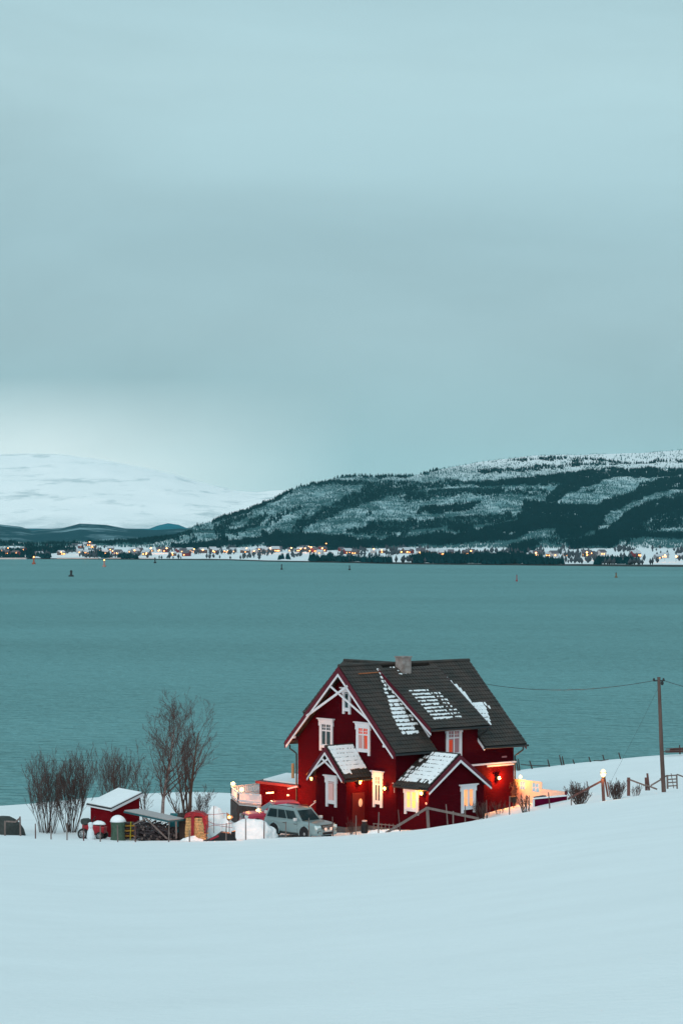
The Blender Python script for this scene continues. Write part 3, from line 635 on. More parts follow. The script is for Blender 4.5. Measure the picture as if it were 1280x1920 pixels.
# gutters, downpipes
def gut(p, q_, par=house): mb = MB(); mb.tube([p, q_], .075, 8); return mb.build('gutter', M_dark, par)
gut((6.9, -OV - .06, zr(-OV) - .02), (10.75, -OV - .06, zr(-OV) - .06)); gut((-OV, -OV - .06, zr(-OV) - .02), (2.85, -OV - .06, zr(-OV) - .04)); gut((-OV, 9.5 + OV + .06, zr(-OV) - .02), (10.7, 9.5 + OV + .06, zr(-OV) - .04))
gut((2.35, -.62, 6.22), (7.5, -.62, 6.20))
def pipe(pts, par=house): mb = MB(); mb.tube(pts, .05, 8); return mb.build('downpipe', M_dark, par)
pipe([(10.35, -.62, 4.8), (10.35, -.6, 4.6), (10.2, -.3, 4.35), (10.12, -.09, 4.2), (10.12, -.09, .3)])
pipe([(-.2, 10.1, 4.8), (-.2, 10.1, 4.55), (-.12, 9.8, 4.4), (-.07, 9.58, 4.25), (-.07, 9.58, .3)])
pipe([(7.2, -.6, 6.15), (7.2, -.55, 5.95), (7.05, -.2, 5.75), (7.0, -.1, 5.5), (7.0, -.1, 5.3)])
# white belt board on the side wall and the house number
q = MB(); q.box((5.2, -.20, 3.76), (10.14, -.02, 3.86)); q.build('belt_board', M_white, house)
q = MB(); q.box((7.7, -.05, 3.60), (10.1, -.005, 3.70)); q.build('belt_board', M_white, house)
q = MB(); q.box((9.0, -.07, 4.12), (9.42, -.02, 4.22)); q.build('wall_plate', mat('wall_plate_pink', (.35, .12, .13), .6), house)
# windows: n = outward normal axis; built in a local frame then placed
def window(parent, org, face, w, h, style, lit=None, curtain=None, crown=.3, ears=.22, label=None):
    """org = middle of the opening's foot on the wall, face '-x' or '-y'"""
    M = Matrix.Translation(Vector(org))
    if face == '-x': M = M @ Matrix.Rotation(-math.pi / 2, 4, 'Z')       # local -y becomes -x
    def mk(name, m, boxes, par, bars=()):
        mb = MB()
        for lo, hi in boxes: mb.box(lo, hi, M)
        return mb.build(name, m, par)
    cw = .16
    fb = [((-w / 2 - cw, -.10, -.14 - ears), (-w / 2, 0, h + .1)), ((w / 2, -.10, -.14 - ears), (w / 2 + cw, 0, h + .1)), ((-w / 2 - .02, -.115, -.16), (w / 2 + .02, 0, .0)), ((-w / 2 - .02, -.112, h - .02), (w / 2 + .02, 0, h + .12)),
          ((-w / 2 - cw - .10, -.13, h + .04), (-w / 2 - cw + .02, 0, h + .15))]
    f_ = MB()
    for lo, hi in fb[:4]: f_.box(lo, hi, M)
    # flared crown
    cr = [(-w / 2 - cw - .02, h + .10), (w / 2 + cw + .02, h + .10), (w / 2 + cw + .12, h + crown), (-w / 2 - cw - .12, h + crown)]
    b = len(f_.v); f_.v += [tuple(M @ Vector((x, -.13, z))) for x, z in cr] + [tuple(M @ Vector((x, 0, z))) for x, z in cr]
    for qd in ((0, 1, 2, 3), (1, 5, 6, 2), (0, 3, 7, 4), (3, 2, 6, 7), (0, 4, 5, 1)): f_.face([b + i for i in qd])
    f_.box((-w / 2 - cw - .17, -.2, h + crown), (w / 2 + cw + .17, 0, h + crown + .07), M)
    for sx in (-1, 1):
        f_.box((min(sx * (w / 2 + cw), sx * (w / 2 + cw + .06)), -.12, h - .12), (max(sx * (w / 2 + cw), sx * (w / 2 + cw + .06)), 0, h + .1), M)
    win = f_.build('window', M_white, parent)
    if label: win['label'] = label
    mk('pane', lit or M_glass, [((-w / 2, -.035, 0), (w / 2, -.02, h))], win)
    mun = [((-.035, -.085, 0), (.035, -.04, h)), ((-w / 2, -.075, h * .66), (w / 2, -.04, h * .66 + .08)), ((-w / 2, -.07, 0), (-w / 2 + .05, -.04, h)), ((w / 2 - .05, -.07, 0), (w / 2, -.04, h)), ((-w / 2, -.068, 0), (w / 2, -.04, .06))]
    if style == 'cross': mun += [((-w / 2, -.065, h * .83), (w / 2, -.04, h * .83 + .03)), ((-w / 4 - .012, -.062, h * .7), (-w / 4 + .012, -.04, h)), ((w / 4 - .012, -.062, h * .7), (w / 4 + .012, -.04, h))]
    if style == 'two': mun = [((-.06, -.085, 0), (.06, -.04, h))] + mun[2:] + [((-w / 2, -.062, h * .5), (w / 2, -.04, h * .5 + .02))]
    if style == 'plain': mun = mun[2:] + [((-w / 2, -.06, h * .9), (w / 2, -.04, h * .9 + .03))]
    mk('glazing_bar', M_white, mun, win)
    if curtain:
        for k, (cm, pts) in enumerate(curtain):
            mb = MB(); mb.poly([M @ Vector((x * w, -.0385 - .0004 * k, z * h)) for x, z in pts]); mb.build('curtain', cm, win)
    return win
CL = [(-.5, 0), (-.16, 0), (-.22, .35), (-.06, 1), (-.5, 1)]; CR = [(.5, 0), (.24, 0), (.2, .3), (.04, 1), (.5, 1)]
window(house, (0, 6.62, 4.98), '-x', .95, 1.35, 'cross', label='dark unlit window with white flared crown')
window(house, (0, 3.03, 4.95), '-x', .95, 1.35, 'cross', lit=mat('dim_pane', (.3, .12, .1), .4, emit=(1, .22, .14), estr=.13), curtain=[(M_curtp, [(-.5, 0), (-.1, 0), (-.12, .3), (-.02, .68), (-.5, .68)]), (M_curt, CR), (M_curt, [(-.5, .7), (.5, .7), (.5, 1), (-.5, 1)])], label='window lit red orange with curtains')
window(house, (0, 4.62, 7.42), '-x', .42, 1.05, 'plain', crown=.22, ears=.2, label='small attic window under the gable brace')
window(house, (0, 1.66, 1.82), '-x', .52, 1.55, 'cross', crown=.28, label='tall narrow dark window beside the wall lamp')
window(house, (4.80, -.012, 4.62), '-y', .98, 1.45, 'cross', crown=.16, ears=.28, lit=mat('dim_pane_mauve', (.2, .12, .14), .4, emit=(.8, .3, .28), estr=.07), curtain=[(M_curt, [(-.45, .08), (-.12, .08), (-.1, .6), (-.45, .6)])], label='dormer window with dim red curtain')
# ---- porch (gabled, in front of the gable wall)
pz = 5.1; PC = 4.07
q = MB(); q.prism([(2.6, .25), (5.54, .25), (5.54, 3.55), (PC, pz - .22), (2.6, 3.55)], 0, -1.8, 0.0); porch = q.build('porch', M_red, house)
q = MB(); q.box((-1.85, 2.55, -1.2), (-.06, 5.59, .26)); q.build('porch_foundation', M_conc, porch)
PSL = 1.04
pA = tile_slope('porch_roof', (-2.25, PC - 1.78, pz - PSL * 1.78), (1, 0, 0), (0, 1, PSL), 2.25, 1.78 * math.hypot(1, PSL), M_tile, porch, course=.33)
tile_slope('porch_roof', (-2.25, PC + 1.78, pz - PSL * 1.78), (1, 0, 0), (0, -1, PSL), 2.25, 1.78 * math.hypot(1, PSL), M_tile, porch, course=.33)
def inP(v, u):
    if u < .18: return 0
    if v < .12: return 0
    if u < .75: return .95 if v < .55 + (u - .2) * .6 else 0
    return 1
snow_tiles(pA, (-2.25, PC - 1.78, pz - PSL * 1.78), (1, 0, 0), (0, 1, PSL), inP, M_rsnow, 2.2, 1.78 * math.hypot(1, PSL), course=.33, seed=9, full=.79)
q = MB(); q.tube([(-2.27, PC, pz + .1), (0, PC, pz + .1)], .09, 8); q.build('ridge_tile', M_tile, porch)
barge(-2.3, PC - 1.80, PC + 1.80, PC, pz, PSL, porch, w=.22, strip=.10, stop=(.06, 0))
wbar((-2.29, PC + .38, pz - .62), (-2.29, PC - 1.05, pz - 1.45), w=.11, parent=porch); wbar((-2.325, PC - .38, pz - .62), (-2.325, PC + 1.15, pz - 1.48), w=.11, parent=porch)
window(porch, (-1.8, 3.98, 1.78), '-x', .68, 1.25, 'plain', lit=mat('dim_pane_pink', (.3, .2, .2), .4, emit=(1, .32, .22), estr=.10), curtain=[(mat('lace_curtain', (.5, .35, .35), .9, .3, 20, emit=(1, .34, .28), estr=.10, stretch=(6, 6, .3)), [(-.5, .0), (.2, .0), (.2, .86), (-.5, .86)])], label='porch window with pinkish lace curtain')
gut((-2.25, PC - 1.86, pz - PSL * 1.86), (0, PC - 1.86, pz - PSL * 1.86), porch)
dr = MB(); dr.box((-1.35, 2.54, .28), (-.35, 2.597, 2.35)); dr = dr.build('door', mat('door_red', (.075, .004, .005), .5, .1), porch)
q = MB(); q.blob((-.72, 2.5, 1.72), (.17, .05, .26), 4, 0, 10, -9); q.build('door_wreath', mat('door_wreath_pale', (.75, .5, .35), .7), dr)
# porch lamp under the right eave lights the door side; another hangs at the left eave
def wall_lamp(parent, p, power, out, name='wall_lamp', col=(1, .30, .045), big=1.0):
    p = Vector(p); out = Vector(out); mb = MB()
    mb.box((p.x - .05, p.y - .05, p.z - .12), (p.x + .05, p.y + .05, p.z + .12)); mb.tube([p, p + out * .1 + Vector((0, 0, .14)), p + out * .2 + Vector((0, 0, .12))], .018, 6)
    c = p + out * .22
    mb.lathe([(.10 * big, .10), (.03, .17), (.01, .2)], c, 8)
    o = mb.build(name, M_dark, parent)
    q = MB(); q.lathe([(.035 * big, -.12), (.07 * big, -.05), (.065 * big, .08)], c, 10); q.build('lamp_glass', M_bulb, o)
    point(o, c + out * .16 + Vector((0, 0, .02)), power * 3.6, col, .05); return o
wall_lamp(porch, (-.9, 2.56, 3.02), 42, (0, -1, 0)); wall_lamp(porch, (-1.95, 5.58, 3.05), 45, (0, 1, 0))
wall_lamp(house, (-.02, .78, 2.72), 27, (-1, 0, 0)); wall_lamp(house, (8.55, -.03, 2.88), 115, (0, -1, 0), big=1.2)
q = MB(); q.tube([(-.05, .30, 3.05), (-.12, .12, 3.1), (-.14, .02, 2.95), (-.1, .05, 2.6), (-.05, .1, 2.5)], .022, 6); q.build('wall_hook', mat('pipe_pale', (.4, .35, .33), .5), house)
# steps and rails at the left of the porch
q = MB(); q.bar((-1.9, 5.6, 1.62), (-1.0, 6.2, 1.65), .05, .06); q.bar((-1.9 - .9, 7.0, .2), (-1.0, 6.2, 1.65), .05, .05); q.bar((-1.0, 6.2, .1), (-1.0, 6.2, 1.65), .05, .05); q.build('handrail', M_white, porch)
# ---- annex on the side wall, gable facing front right
AC = 2.45; az = 4.80; ASL = .72
q = MB(); q.prism([(.15, .25), (4.78, .25), (4.78, az - ASL * 2.33 - .2), (AC, az - .2), (.15, az - ASL * 2.3 - .2)], 1, -2.8, 0.0); annex = q.build('annex', M_red, house)
q = MB(); q.box((.09, -2.86, -1.2), (4.84, -.06, .26)); q.build('annex_foundation', M_conc, annex)
ou = 2.62
aL = tile_slope('annex_roof', (AC - ou, -3.12, az - ASL * ou), (0, 1, 0), (1, 0, ASL), 3.12, ou * math.hypot(1, ASL), M_tile, annex, course=.34)
tile_slope('annex_roof', (AC + ou, -3.12, az - ASL * ou), (0, 1, 0), (-1, 0, ASL), 3.12, ou * math.hypot(1, ASL), M_tile, annex, course=.34)
def inL(v, u):       # v from the front verge towards the house
    if u < .42 or u > 3.05 or v < .13: return 0
    lim = 2.75 - .3 * ramp01(u, .6, 3.0)
    if v > lim - .35: return .5 if v < lim + .35 else 0
    if u < .8: return .55
    return 1
snow_tiles(aL, (AC - ou, -3.12, az - ASL * ou), (0, 1, 0), (1, 0, ASL), inL, M_rsnow, 3.0, ou * math.hypot(1, ASL), course=.34, seed=12, full=.80, thick=.10)
q = MB(); q.tube([(AC, -3.14, az + .1), (AC, 0, az + .1)], .09, 8); q.build('ridge_tile', M_tile, annex)
for s_ in (-1, 1):
    zz = az - ASL * (ou + .02)
    q = MB(); q.prism([(AC, az + .10), (AC + s_ * (ou + .02), zz + .10), (AC + s_ * (ou + .02), zz - .17), (AC, az - .22)], 1, -3.19, -3.14); q.build('bargeboard', M_redp, annex)
    q = MB(); q.prism([(AC, az - .20), (AC + s_ * (ou - .02), zz - .15), (AC + s_ * (ou - .02), zz - .27), (AC, az - .36)], 1, -3.22, -3.165); q.build('barge_trim', M_white, annex)
gut((AC - ou - .06, -3.15, az - ASL * ou + .0), (AC - ou - .06, 0, az - ASL * ou + .0), annex)
window(annex, (3.42, -2.8, 1.62), '-y', .85, 1.1, 'two', lit=M_lit2, curtain=[(M_lit, [(-.5, 0), (-.36, .3), (-.34, 1), (-.5, 1)]), (mat('plant_dark', (.02, .015, .02), .9), [(.02, 0), (.24, 0), (.1, .3)])], crown=.24, label='small window glowing orange in the annex gable')
window(annex, (.15, -1.3, 1.62), '-x', .92, 1.05, 'two', lit=M_lit, crown=.24, label='bright yellow lit window under the annex eave')
wall_lamp(annex, (.13, -2.42, 2.66), 36, (-1, 0, 0), big=1.2)
for z_ in (2.05, 1.72):
    q = MB(); q.blob((.07, -2.68, z_), (.05, .07, .08), 3, 0, 8, -9); q.build('wall_reflector', mat('reflector', (.8, .35, .25), .4, emit=(1, .35, .2), estr=.6), annex)
# ---- outbuilding behind the left corner, deck with lamps
def Lh(px, row, y): return at(px, row, y)
ob_root = empty('outbuilding', (xof(520, 161), 161, 11.6), 0, 'low dark red outbuilding with snowy roof behind the left side of the house', 'outbuilding')
def wp(px, row, y): return at(px, row, y) - ob_root.location
A_ = wp(479, 1464, 158); B_ = wp(538, 1450, 166); C_ = wp(585, 1455, 164); D_ = wp(560, 1473, 156)
def quad_slab(a, b, c, d, t):
    mb = MB(); n = (b - a).cross(d - a).normalized()
    if n.z < 0: n = -n
    p = [a, b, c, d]; bidx = len(mb.v); mb.v += [tuple(x - n * t) for x in p] + [tuple(x) for x in p]
    for q in ((0, 1, 2, 3), (4, 5, 6, 7), (0, 1, 5, 4), (1, 2, 6, 5), (2, 3, 7, 6), (3, 0, 4, 7)): mb.face([bidx + i for i in q])
    return mb
rf = quad_slab(A_, B_, C_, D_, .16).build('roof', M_redp, ob_root)
up = Vector((0, 0, .09))
def lerp4(u, v): return (A_ * (1 - u) + D_ * u) * (1 - v) + (B_ * (1 - u) + C_ * u) * v
q = quad_slab(lerp4(.1, .12) + up, lerp4(.06, .93) + up, lerp4(.98, .95) + up, lerp4(.98, .10) + up, .1); q.build('roof_snow', M_rsnow, rf)
i_ = [lerp4(.05, .06), lerp4(.05, .94), lerp4(.98, .94), lerp4(.98, .06)]
mb = MB(); low = [Vector((p.x, p.y, -1)) for p in i_]; mb.v += [tuple(p - Vector((0, 0, .12))) for p in i_] + [tuple(p) for p in low]
for qd in ((0, 1, 5, 4), (1, 2, 6, 5), (2, 3, 7, 6), (3, 0, 4, 7)): mb.face(list(qd))
mb.build('wall', M_red, ob_root)
q = MB(); c_ = wp(549, 1449, 160.5); q.tube([c_ - Vector((0, 0, .6)), c_ + Vector((0, 0, .62))], .10, 8); q.build('stove_pipe', mat('orange_lit_pipe', (.45, .22, .10), .5), ob_root)  # orange lamplight on the pipe is painted in as its base colour
q = MB(); a1 = wp(500, 1487, 157.0); a2 = wp(512, 1486, 156.6); q.bar(a1, a2, .1, .09); q.build('tube_lamp', mat('tube_glow', (1, .6, .4), .5, emit=(1, .5, .22), estr=4), ob_root)
q = MB(); a1 = wp(539, 1479, 155.5); a2 = wp(557, 1474.5, 155.5); q.bar(a1, a2, .06, .10); q.build('barge_trim', M_white, ob_root)
q = MB(); q.blob(wp(540, 1491, 155.3), (.09, .05, .06), 1, 0, 8, -9); q.build('small_lamp', mat('small_glow', (1, .7, .5), .5, emit=(1, .5, .3), estr=1.6), ob_root)
point(ob_root, wp(548, 1500, 154.6), 60, (1, .25, .08)); point(ob_root, wp(506, 1489, 155.6), 620, (1, .30, .09), .15)
# deck
deck = empty('wooden_deck', (xof(460, 158), 158, 12.0), 0, 'raised wooden deck with white railing lit by round lamps', 'deck')
def dp(px, row, y): return at(px, row, y) - deck.location
Zt, Zf = 13.52, 12.92
P1 = [xof(434, 160), 160]; P2 = [xof(447, 156.3), 156.3]; P3 = [xof(489, 155.0), 155.0]; P4 = [xof(492, 162.5), 162.5]
def rel(p, z): return Vector((p[0], p[1], z)) - deck.location
q = MB(); q.prism([(p[0] - deck.location.x, p[1] - deck.location.y) for p in (P1, P2, P3, P4)], 2, Zf - .16 - deck.location.z, Zf - deck.location.z); q.build('floor', mat('deck_boards', (.45, .33, .30), .8, .2, 5), deck)
for a_, b_, n_ in ((P1, P4, 15), (P1, P2, 6), (P2, P3, 15)):
    a_ = Vector(a_); b_ = Vector(b_); q = MB()
    for z_ in (Zt, Zf + .12): q.bar(rel(a_, z_), rel(b_, z_), .07, .07)
    for k in range(n_ + 1):
        p = a_.lerp(b_, k / n_); q.bar(rel(p, Zf), rel(p, Zt - .03), .09, .035)
    q.build('railing', M_white, deck)
q = MB(); 
for a_, b_ in ((P2, P3), (P1, P2)):
    a_ = Vector(a_); b_ = Vector(b_); 
    for k in range(9):
        p0 = a_.lerp(b_, k / 9); p1 = a_.lerp(b_, (k + .93) / 9); q.bar(rel(p0, 12.05), rel(p1, 12.05), .12, 1.35)
q.build('stone_base', mat('deck_wall', (.055, .040, .036), .9, .4, 2.5, .8, 6), deck)
for k, (pp, yy, dzz) in enumerate(((437, 160, .18), (453, 157.0, .10))):
    o = MB(); c_ = at(pp, 1008 + (H - (Zt + dzz)) / yy * F, yy) - deck.location
    o.blob(c_, (.15, .15, .13), 5, 0, 12, -9); o = o.build('deck_lamp', M_bulb, deck); point(o, c_ + Vector((.1, .1, .3)), 110, (1, .34, .09), .12)

#@@YARD
# ================================================================== yard
def onp(px, y, dz=0.0): return gp(px, y, dz)
# ---- cars
def wheel(parent, x, y, r=.38, w=.24):
    o = MB(); o.lathe([(r * .55, -w / 2), (r * .93, -w / 2), (r, -w * .32), (r, w * .32), (r * .93, w / 2), (r * .55, w / 2)], (x, y, r), 24, 'y'); o = o.build('wheel', M_black, parent)
    s_ = -1 if y < 0 else 1; q = MB(); yy = y + s_ * (w / 2 + .0)
    q.lathe([(r * .62, -.02), (r * .62, .012), (r * .52, .015), (r * .2, .03), (r * .12, .045)] if s_ > 0 else [(r * .62, .02), (r * .62, -.012), (r * .52, -.015), (r * .2, -.03), (r * .12, -.045)], (x, yy, r), 20, 'y')
    rim = q.build('rim', mat('alloy', (.32, .34, .35), .35, metal=.6), o)
    q = MB()
    for k in range(6):
        a_ = k * math.pi / 3 + .3; q.bar((x + .1 * math.cos(a_), yy + s_ * .035, r + .1 * math.sin(a_)), (x + r * .52 * math.cos(a_ + .25), yy + s_ * .03, r + r * .52 * math.sin(a_ + .25)), .02, .045)
    q.build('spoke', M_black, o); return o
def car(root, paint, L=4.85, Wd=1.86, Ht=1.84, belt=1.12, hood=1.06, clr=.30, wsb=1.02, wst=.28, rrb=-2.34, rrt=-2.12, wb=1.39, wr=.39, glass=M_glass, suv=True):
    h = Wd / 2; xf = L / 2; xr = -L / 2
    st = [(xr, .86, clr + .12, belt - .10), (xr + .06, .95, clr + .02, belt - .02), (xr + .3, 1.0, clr, belt), (wsb - .1, 1.0, clr, belt), (wsb + .25, .99, clr, belt - .01), (xf - .55, .97, clr, hood + .01), (xf - .22, .93, clr + .02, hood - .05), (xf - .05, .86, clr + .06, hood - .20), (xf, .80, clr + .12, hood - .34)]
    V = []; Fq = []; m = 12
    for x, w, zb, zt in st:
        w *= h; pr = [(-w * .90, zb), (-w * .985, zb + .12), (-w, (zb + zt) / 2), (-w * .985, zt - .16), (-w * .93, zt - .03), (-w * .80, zt)]
        ring = pr + [(-a_, b_) for a_, b_ in pr[::-1]]
        V += [(x, a_, b_) for a_, b_ in ring]
    for i in range(len(st) - 1):
        for k in range(m): Fq.append((i * m + k, i * m + (k + 1) % m, (i + 1) * m + (k + 1) % m, (i + 1) * m + k))
    mb = MB(); mb.v = V; mb.f = Fq + [tuple(range(m))[::-1], tuple((len(st) - 1) * m + k for k in range(m))]; mb.m = [0] * len(mb.f); mb.sm = [False] * len(mb.f)
    body = mb.build('body', paint, root, bevel=.03)
    # cabin
    bw = h * .93; tw = h * .76; zt = Ht
    lo = [(rrb, -bw * .95), (wsb, -bw * .93), (wsb, bw * .93), (rrb, bw * .95)]; hi_ = [(rrt, -tw), (wst, -tw), (wst, tw), (rrt, tw)]
    mb = MB(); mb.v = [(x, y, belt - .04) for x, y in lo] + [(x, y, zt - .07) for x, y in hi_] + [(x * .97 + .01, y * .9, zt) for x, y in hi_]
    for a_ in (0, 4):
        for k in range(4): mb.face([a_ + k, a_ + (k + 1) % 4, a_ + 4 + (k + 1) % 4, a_ + 4 + k])
    mb.face([8, 9, 10, 11]); cab = mb.build('cabin', paint, root, bevel=.02)
    def onface(i, j, u, v, out=.008):       # point on cabin side: from bottom edge i-j
        a_ = Vector(mb.v[i]).lerp(Vector(mb.v[j]), u); b_ = Vector(mb.v[i + 4]).lerp(Vector(mb.v[j + 4]), u); p = a_.lerp(b_, v)
        n = (Vector(mb.v[j]) - Vector(mb.v[i])).cross(Vector(mb.v[i + 4]) - Vector(mb.v[i])).normalized(); return p + n * out
    def pane(name, i, j, uv):
        q = MB(); q.poly([onface(i, j, u, v) for u, v in uv]); q.poly([onface(i, j, u, v, -.01) for u, v in uv][::-1]); return q.build(name, glass, root)
    for (i, j) in ((0, 1), (2, 3)):
        f_ = (lambda u: u) if i == 0 else (lambda u: 1 - u)
        for a_, b_, c_, d_ in ((.04, .33, .33, .07), (.355, .60, .60, .355), (.625, .90, .93, .625)):
            uv = [(f_(a_), .14), (f_(b_), .14), (f_(c_), .86), (f_(d_), .86)]
            pane('side_window', i, j, uv if i == 0 else uv[::-1])
    pane('windshield', 1, 2, [(.06, .06), (.94, .06), (.90, .9), (.10, .9)]); pane('rear_window', 3, 0, [(.12, .12), (.88, .12), (.86, .85), (.14, .85)])
    for s_ in (-1, 1):
        for x in (-wb, wb):
            wheel(root, x, s_ * (h - .14), wr)
            q = MB(); q.lathe([(wr + .075, -.02), (wr + .075, .02)], (x, s_ * (h - .012), wr), 24, 'y'); q.build('wheel_arch', M_black, root)
            q = MB(); q.tube([(x + (wr + .10) * math.cos(t_), s_ * (h - .0), wr + (wr + .10) * math.sin(t_)) for t_ in np.linspace(-.25, math.pi + .25, 14)], .045, 6); q.build('fender_flare', paint, root)
        q = MB(); q.box((-wb + wr + .15, s_ * (h - .03) - .07, clr - .03), (wb - wr - .15, s_ * (h - .03) + .07, clr + .06)); q.build('side_step', M_dark, root)
        q = MB(); q.box((wsb - .42, s_ * (h + .02), belt + .0), (wsb - .24, s_ * (h + .22), belt + .19)); q.build('mirror', mat('mirror_silver', (.5, .53, .54), .4), root, bevel=.03)
        for xx in (-.45, .55):
            q = MB(); q.box((xx - .11, s_ * (h - .01) - .012, belt - .22), (xx + .11, s_ * (h - .01) + .02, belt - .18)); q.build('door_handle', M_dark, root)
            q = MB(); q.box((xx + .18, s_ * (h * .992) - .006, clr + .12), (xx + .195, s_ * (h * .992) + .006, belt - .1)); q.build('door_seam', M_dark, root)
        if suv: q = MB(); q.tube([(rrt + .2, s_ * tw * .88, zt + .0), (rrt + .3, s_ * tw * .88, zt + .06), (wst - .3, s_ * tw * .88, zt + .06), (wst - .2, s_ * tw * .88, zt)], .02, 6); q.build('roof_rail', M_dark, root)
        q = MB(); q.box((xf - .34, min(s_ * h * .50, s_ * h * .90), hood - .34), (xf - .015 - .02, max(s_ * h * .50, s_ * h * .90), hood - .13)); q.build('headlight', mat('headlight_glass', (.55, .68, .70), .15, spec=.6), root, bevel=.03)
        q = MB(); q.box((xf - .2, min(s_ * h * .55, s_ * h * .83), clr + .20), (xf + .02, max(s_ * h * .55, s_ * h * .83), clr + .32)); q.build('fog_lamp', M_black, root)
        q = MB(); q.box((xr - .01, min(s_ * h * .72, s_ * h * .92), belt - .45), (xr + .06, max(s_ * h * .72, s_ * h * .92), belt - .05)); q.build('tail_light', mat('tail_red', (.25, .01, .01), .3), root)
    q = MB(); q.box((xf - .12, -h * .46, hood - .36), (xf + .012, h * .46, hood - .10)); gr = q.build('grille', M_black, root)
    q = MB(); 
    for z in (hood - .17, hood - .25, hood - .33): q.box((xf + .0, -h * .45, z - .012), (xf + .024, h * .45, z + .012))
    q.build('grille_bar', mat('chrome', (.45, .45, .46), .25, metal=.8), gr)
    q = MB(); q.box((xf - .1, -h * .80, clr + .05), (xf + .06, h * .80, clr + .30)); q.build('bumper', paint, root, bevel=.04)
    q = MB(); q.box((xf + .03, -h * .46, clr + .10), (xf + .075, h * .46, clr + .24)); q.build('air_intake', M_black, root)
    q = MB(); q.box((xf + .07, -.26, clr + .27), (xf + .09, .26, clr + .38)); q.build('licence_plate', mat('plate_white', (.6, .55, .52), .5), root)
    if suv:
        for y_ in (-.22, .22):
            q = MB(); q.lathe([(.085, -.03), (.095, .03), (.07, .05)], (xf + .10, y_, hood - .33), 12, 'x'); q.build('spot_lamp', mat('spot_glass', (.8, .62, .52), .3, emit=(1, .5, .35), estr=.35), root)
    q = MB(); q.box((xf - .7, -h * .55, belt - .045), (wsb + .02, h * .55, belt - .01)) if False else None
    return body
SUVH = math.radians(-47)          # heading: to the right and towards the camera
suv = empty('parked_suv', (-2.51, 148.05, 11.68), SUVH, 'silver grey off-road car parked in front of the red porch', 'car')
car(suv, mat('silver_paint', (.19, .285, .30), .32, .04, 3, spec=.6, metal=.15, coat=.4))
red = empty('parked_car', (xof(512, 152.6), 152.6, 11.75), math.radians(196), 'small crimson car half hidden behind the silver car and a snow bank', 'car')
car(red, mat('crimson_paint', (.32, .02, .06), .4, .04, 3, spec=.5, coat=.3), L=4.0, Wd=1.7, Ht=1.62, belt=1.0, hood=.98, clr=.2, wsb=1.05, wst=.05, rrb=-1.85, rrt=-1.55, wb=1.22, wr=.31, suv=False)
# ---- bare trees
def tree(name, base, height, seed, label, cat='tree', stems=((0, 0, 1.0, .13),), bs=.25, wob=.10, m=M_bark, tm=None, spread=.5, levels=4, twig=.0075, up=.25, density=1.0, group=None, first=.35, nb=(6, 5, 4, 4), clump='trunk', trm=1.0):
    rnd = random.Random(seed); root = empty(name, base, 0, label, cat, group); tk = MB(); cr = MB()
    def grow(p, d, L, r, lv, fs):
        n = 5 if lv < 2 else 3; pts = [p.copy()]; rs = [r]; dd = d.copy(); seg = L / n
        for k in range(n):
            dd = (dd + Vector((rnd.gauss(0, wob + .05 * lv), rnd.gauss(0, wob + .05 * lv), rnd.gauss(.03, .05) + up * .18))).normalized()
            pts.append(pts[-1] + dd * seg); rs.append(max(twig * .6, r * (1 - .8 * (k + 1) / n)))
        (tk if lv == 0 else cr).tube(pts, rs, 7 if lv == 0 else (4 if lv == 1 else 3), cap=False)
        if lv >= levels: return
        c = int(nb[min(lv, len(nb) - 1)] * density * rnd.uniform(.8, 1.2))
        for k in range(c):
            t_ = fs + (1 - fs) * (k + rnd.random()) / c; t_ = min(.99, t_); i = min(n - 1, int(t_ * n)); f_ = t_ * n - i
            q = pts[i].lerp(pts[i + 1], f_); ax = (pts[i + 1] - pts[i]).normalized(); ang = rnd.uniform(0, 6.283)
            o_ = ax.orthogonal().normalized(); o_ = Matrix.Rotation(ang, 3, ax) @ o_
            nd = (ax * rnd.uniform(.6, 1.1) + o_ * spread * rnd.uniform(.7, 1.4) + Vector((0, 0, up))).normalized()
            rr = rs[i] * (1 - f_) + rs[i + 1] * f_
            grow(q, nd, L * rnd.uniform(.38, .62) * (1.1 - .45 * t_), max(twig, rr * .5), lv + 1, .18)
    for sx, sy, hh, r in stems:
        d = Vector((sx, sy, 1)).normalized(); L = height * hh
        grow(Vector((sx * bs, sy * bs, -.15)), d, L, r, 0, first)
    tk.build(clump, m, root); cr.build('crown', tm or M_twig, root); return root
willow = tree('bare_tree', onp(357, 149.5), 6.0, 3, 'tall bare tree with several leaning warm lit stems behind the woodpile', wob=.045, stems=((-.02, 0, 1.08, .15), (-.26, .1, .85, .11), (-.52, -.1, .60, .08), (-.08, .2, .9, .09), (.30, .1, .42, .05), (.55, -.2, .36, .04)), m=M_barklit, spread=.62, nb=(12, 5, 4, 4), twig=.0070, first=.34, up=.30)
tree('birch_tree', onp(305, 163), 6.2, 8, 'bare birch with pale trunk standing on the snow behind the woodpile', stems=((0, 0, 1, .13),), m=M_birch, spread=.75, nb=(28, 8, 5, 3), twig=.0085, first=.2, up=.22)
tree('small_tree', onp(271, 158), 3.6, 12, 'small slender bare tree right of the red shed', stems=((0, 0, 1, .06), (.1, .1, .8, .04)), spread=.5, nb=(10, 5, 4), levels=3, twig=.010, first=.15)
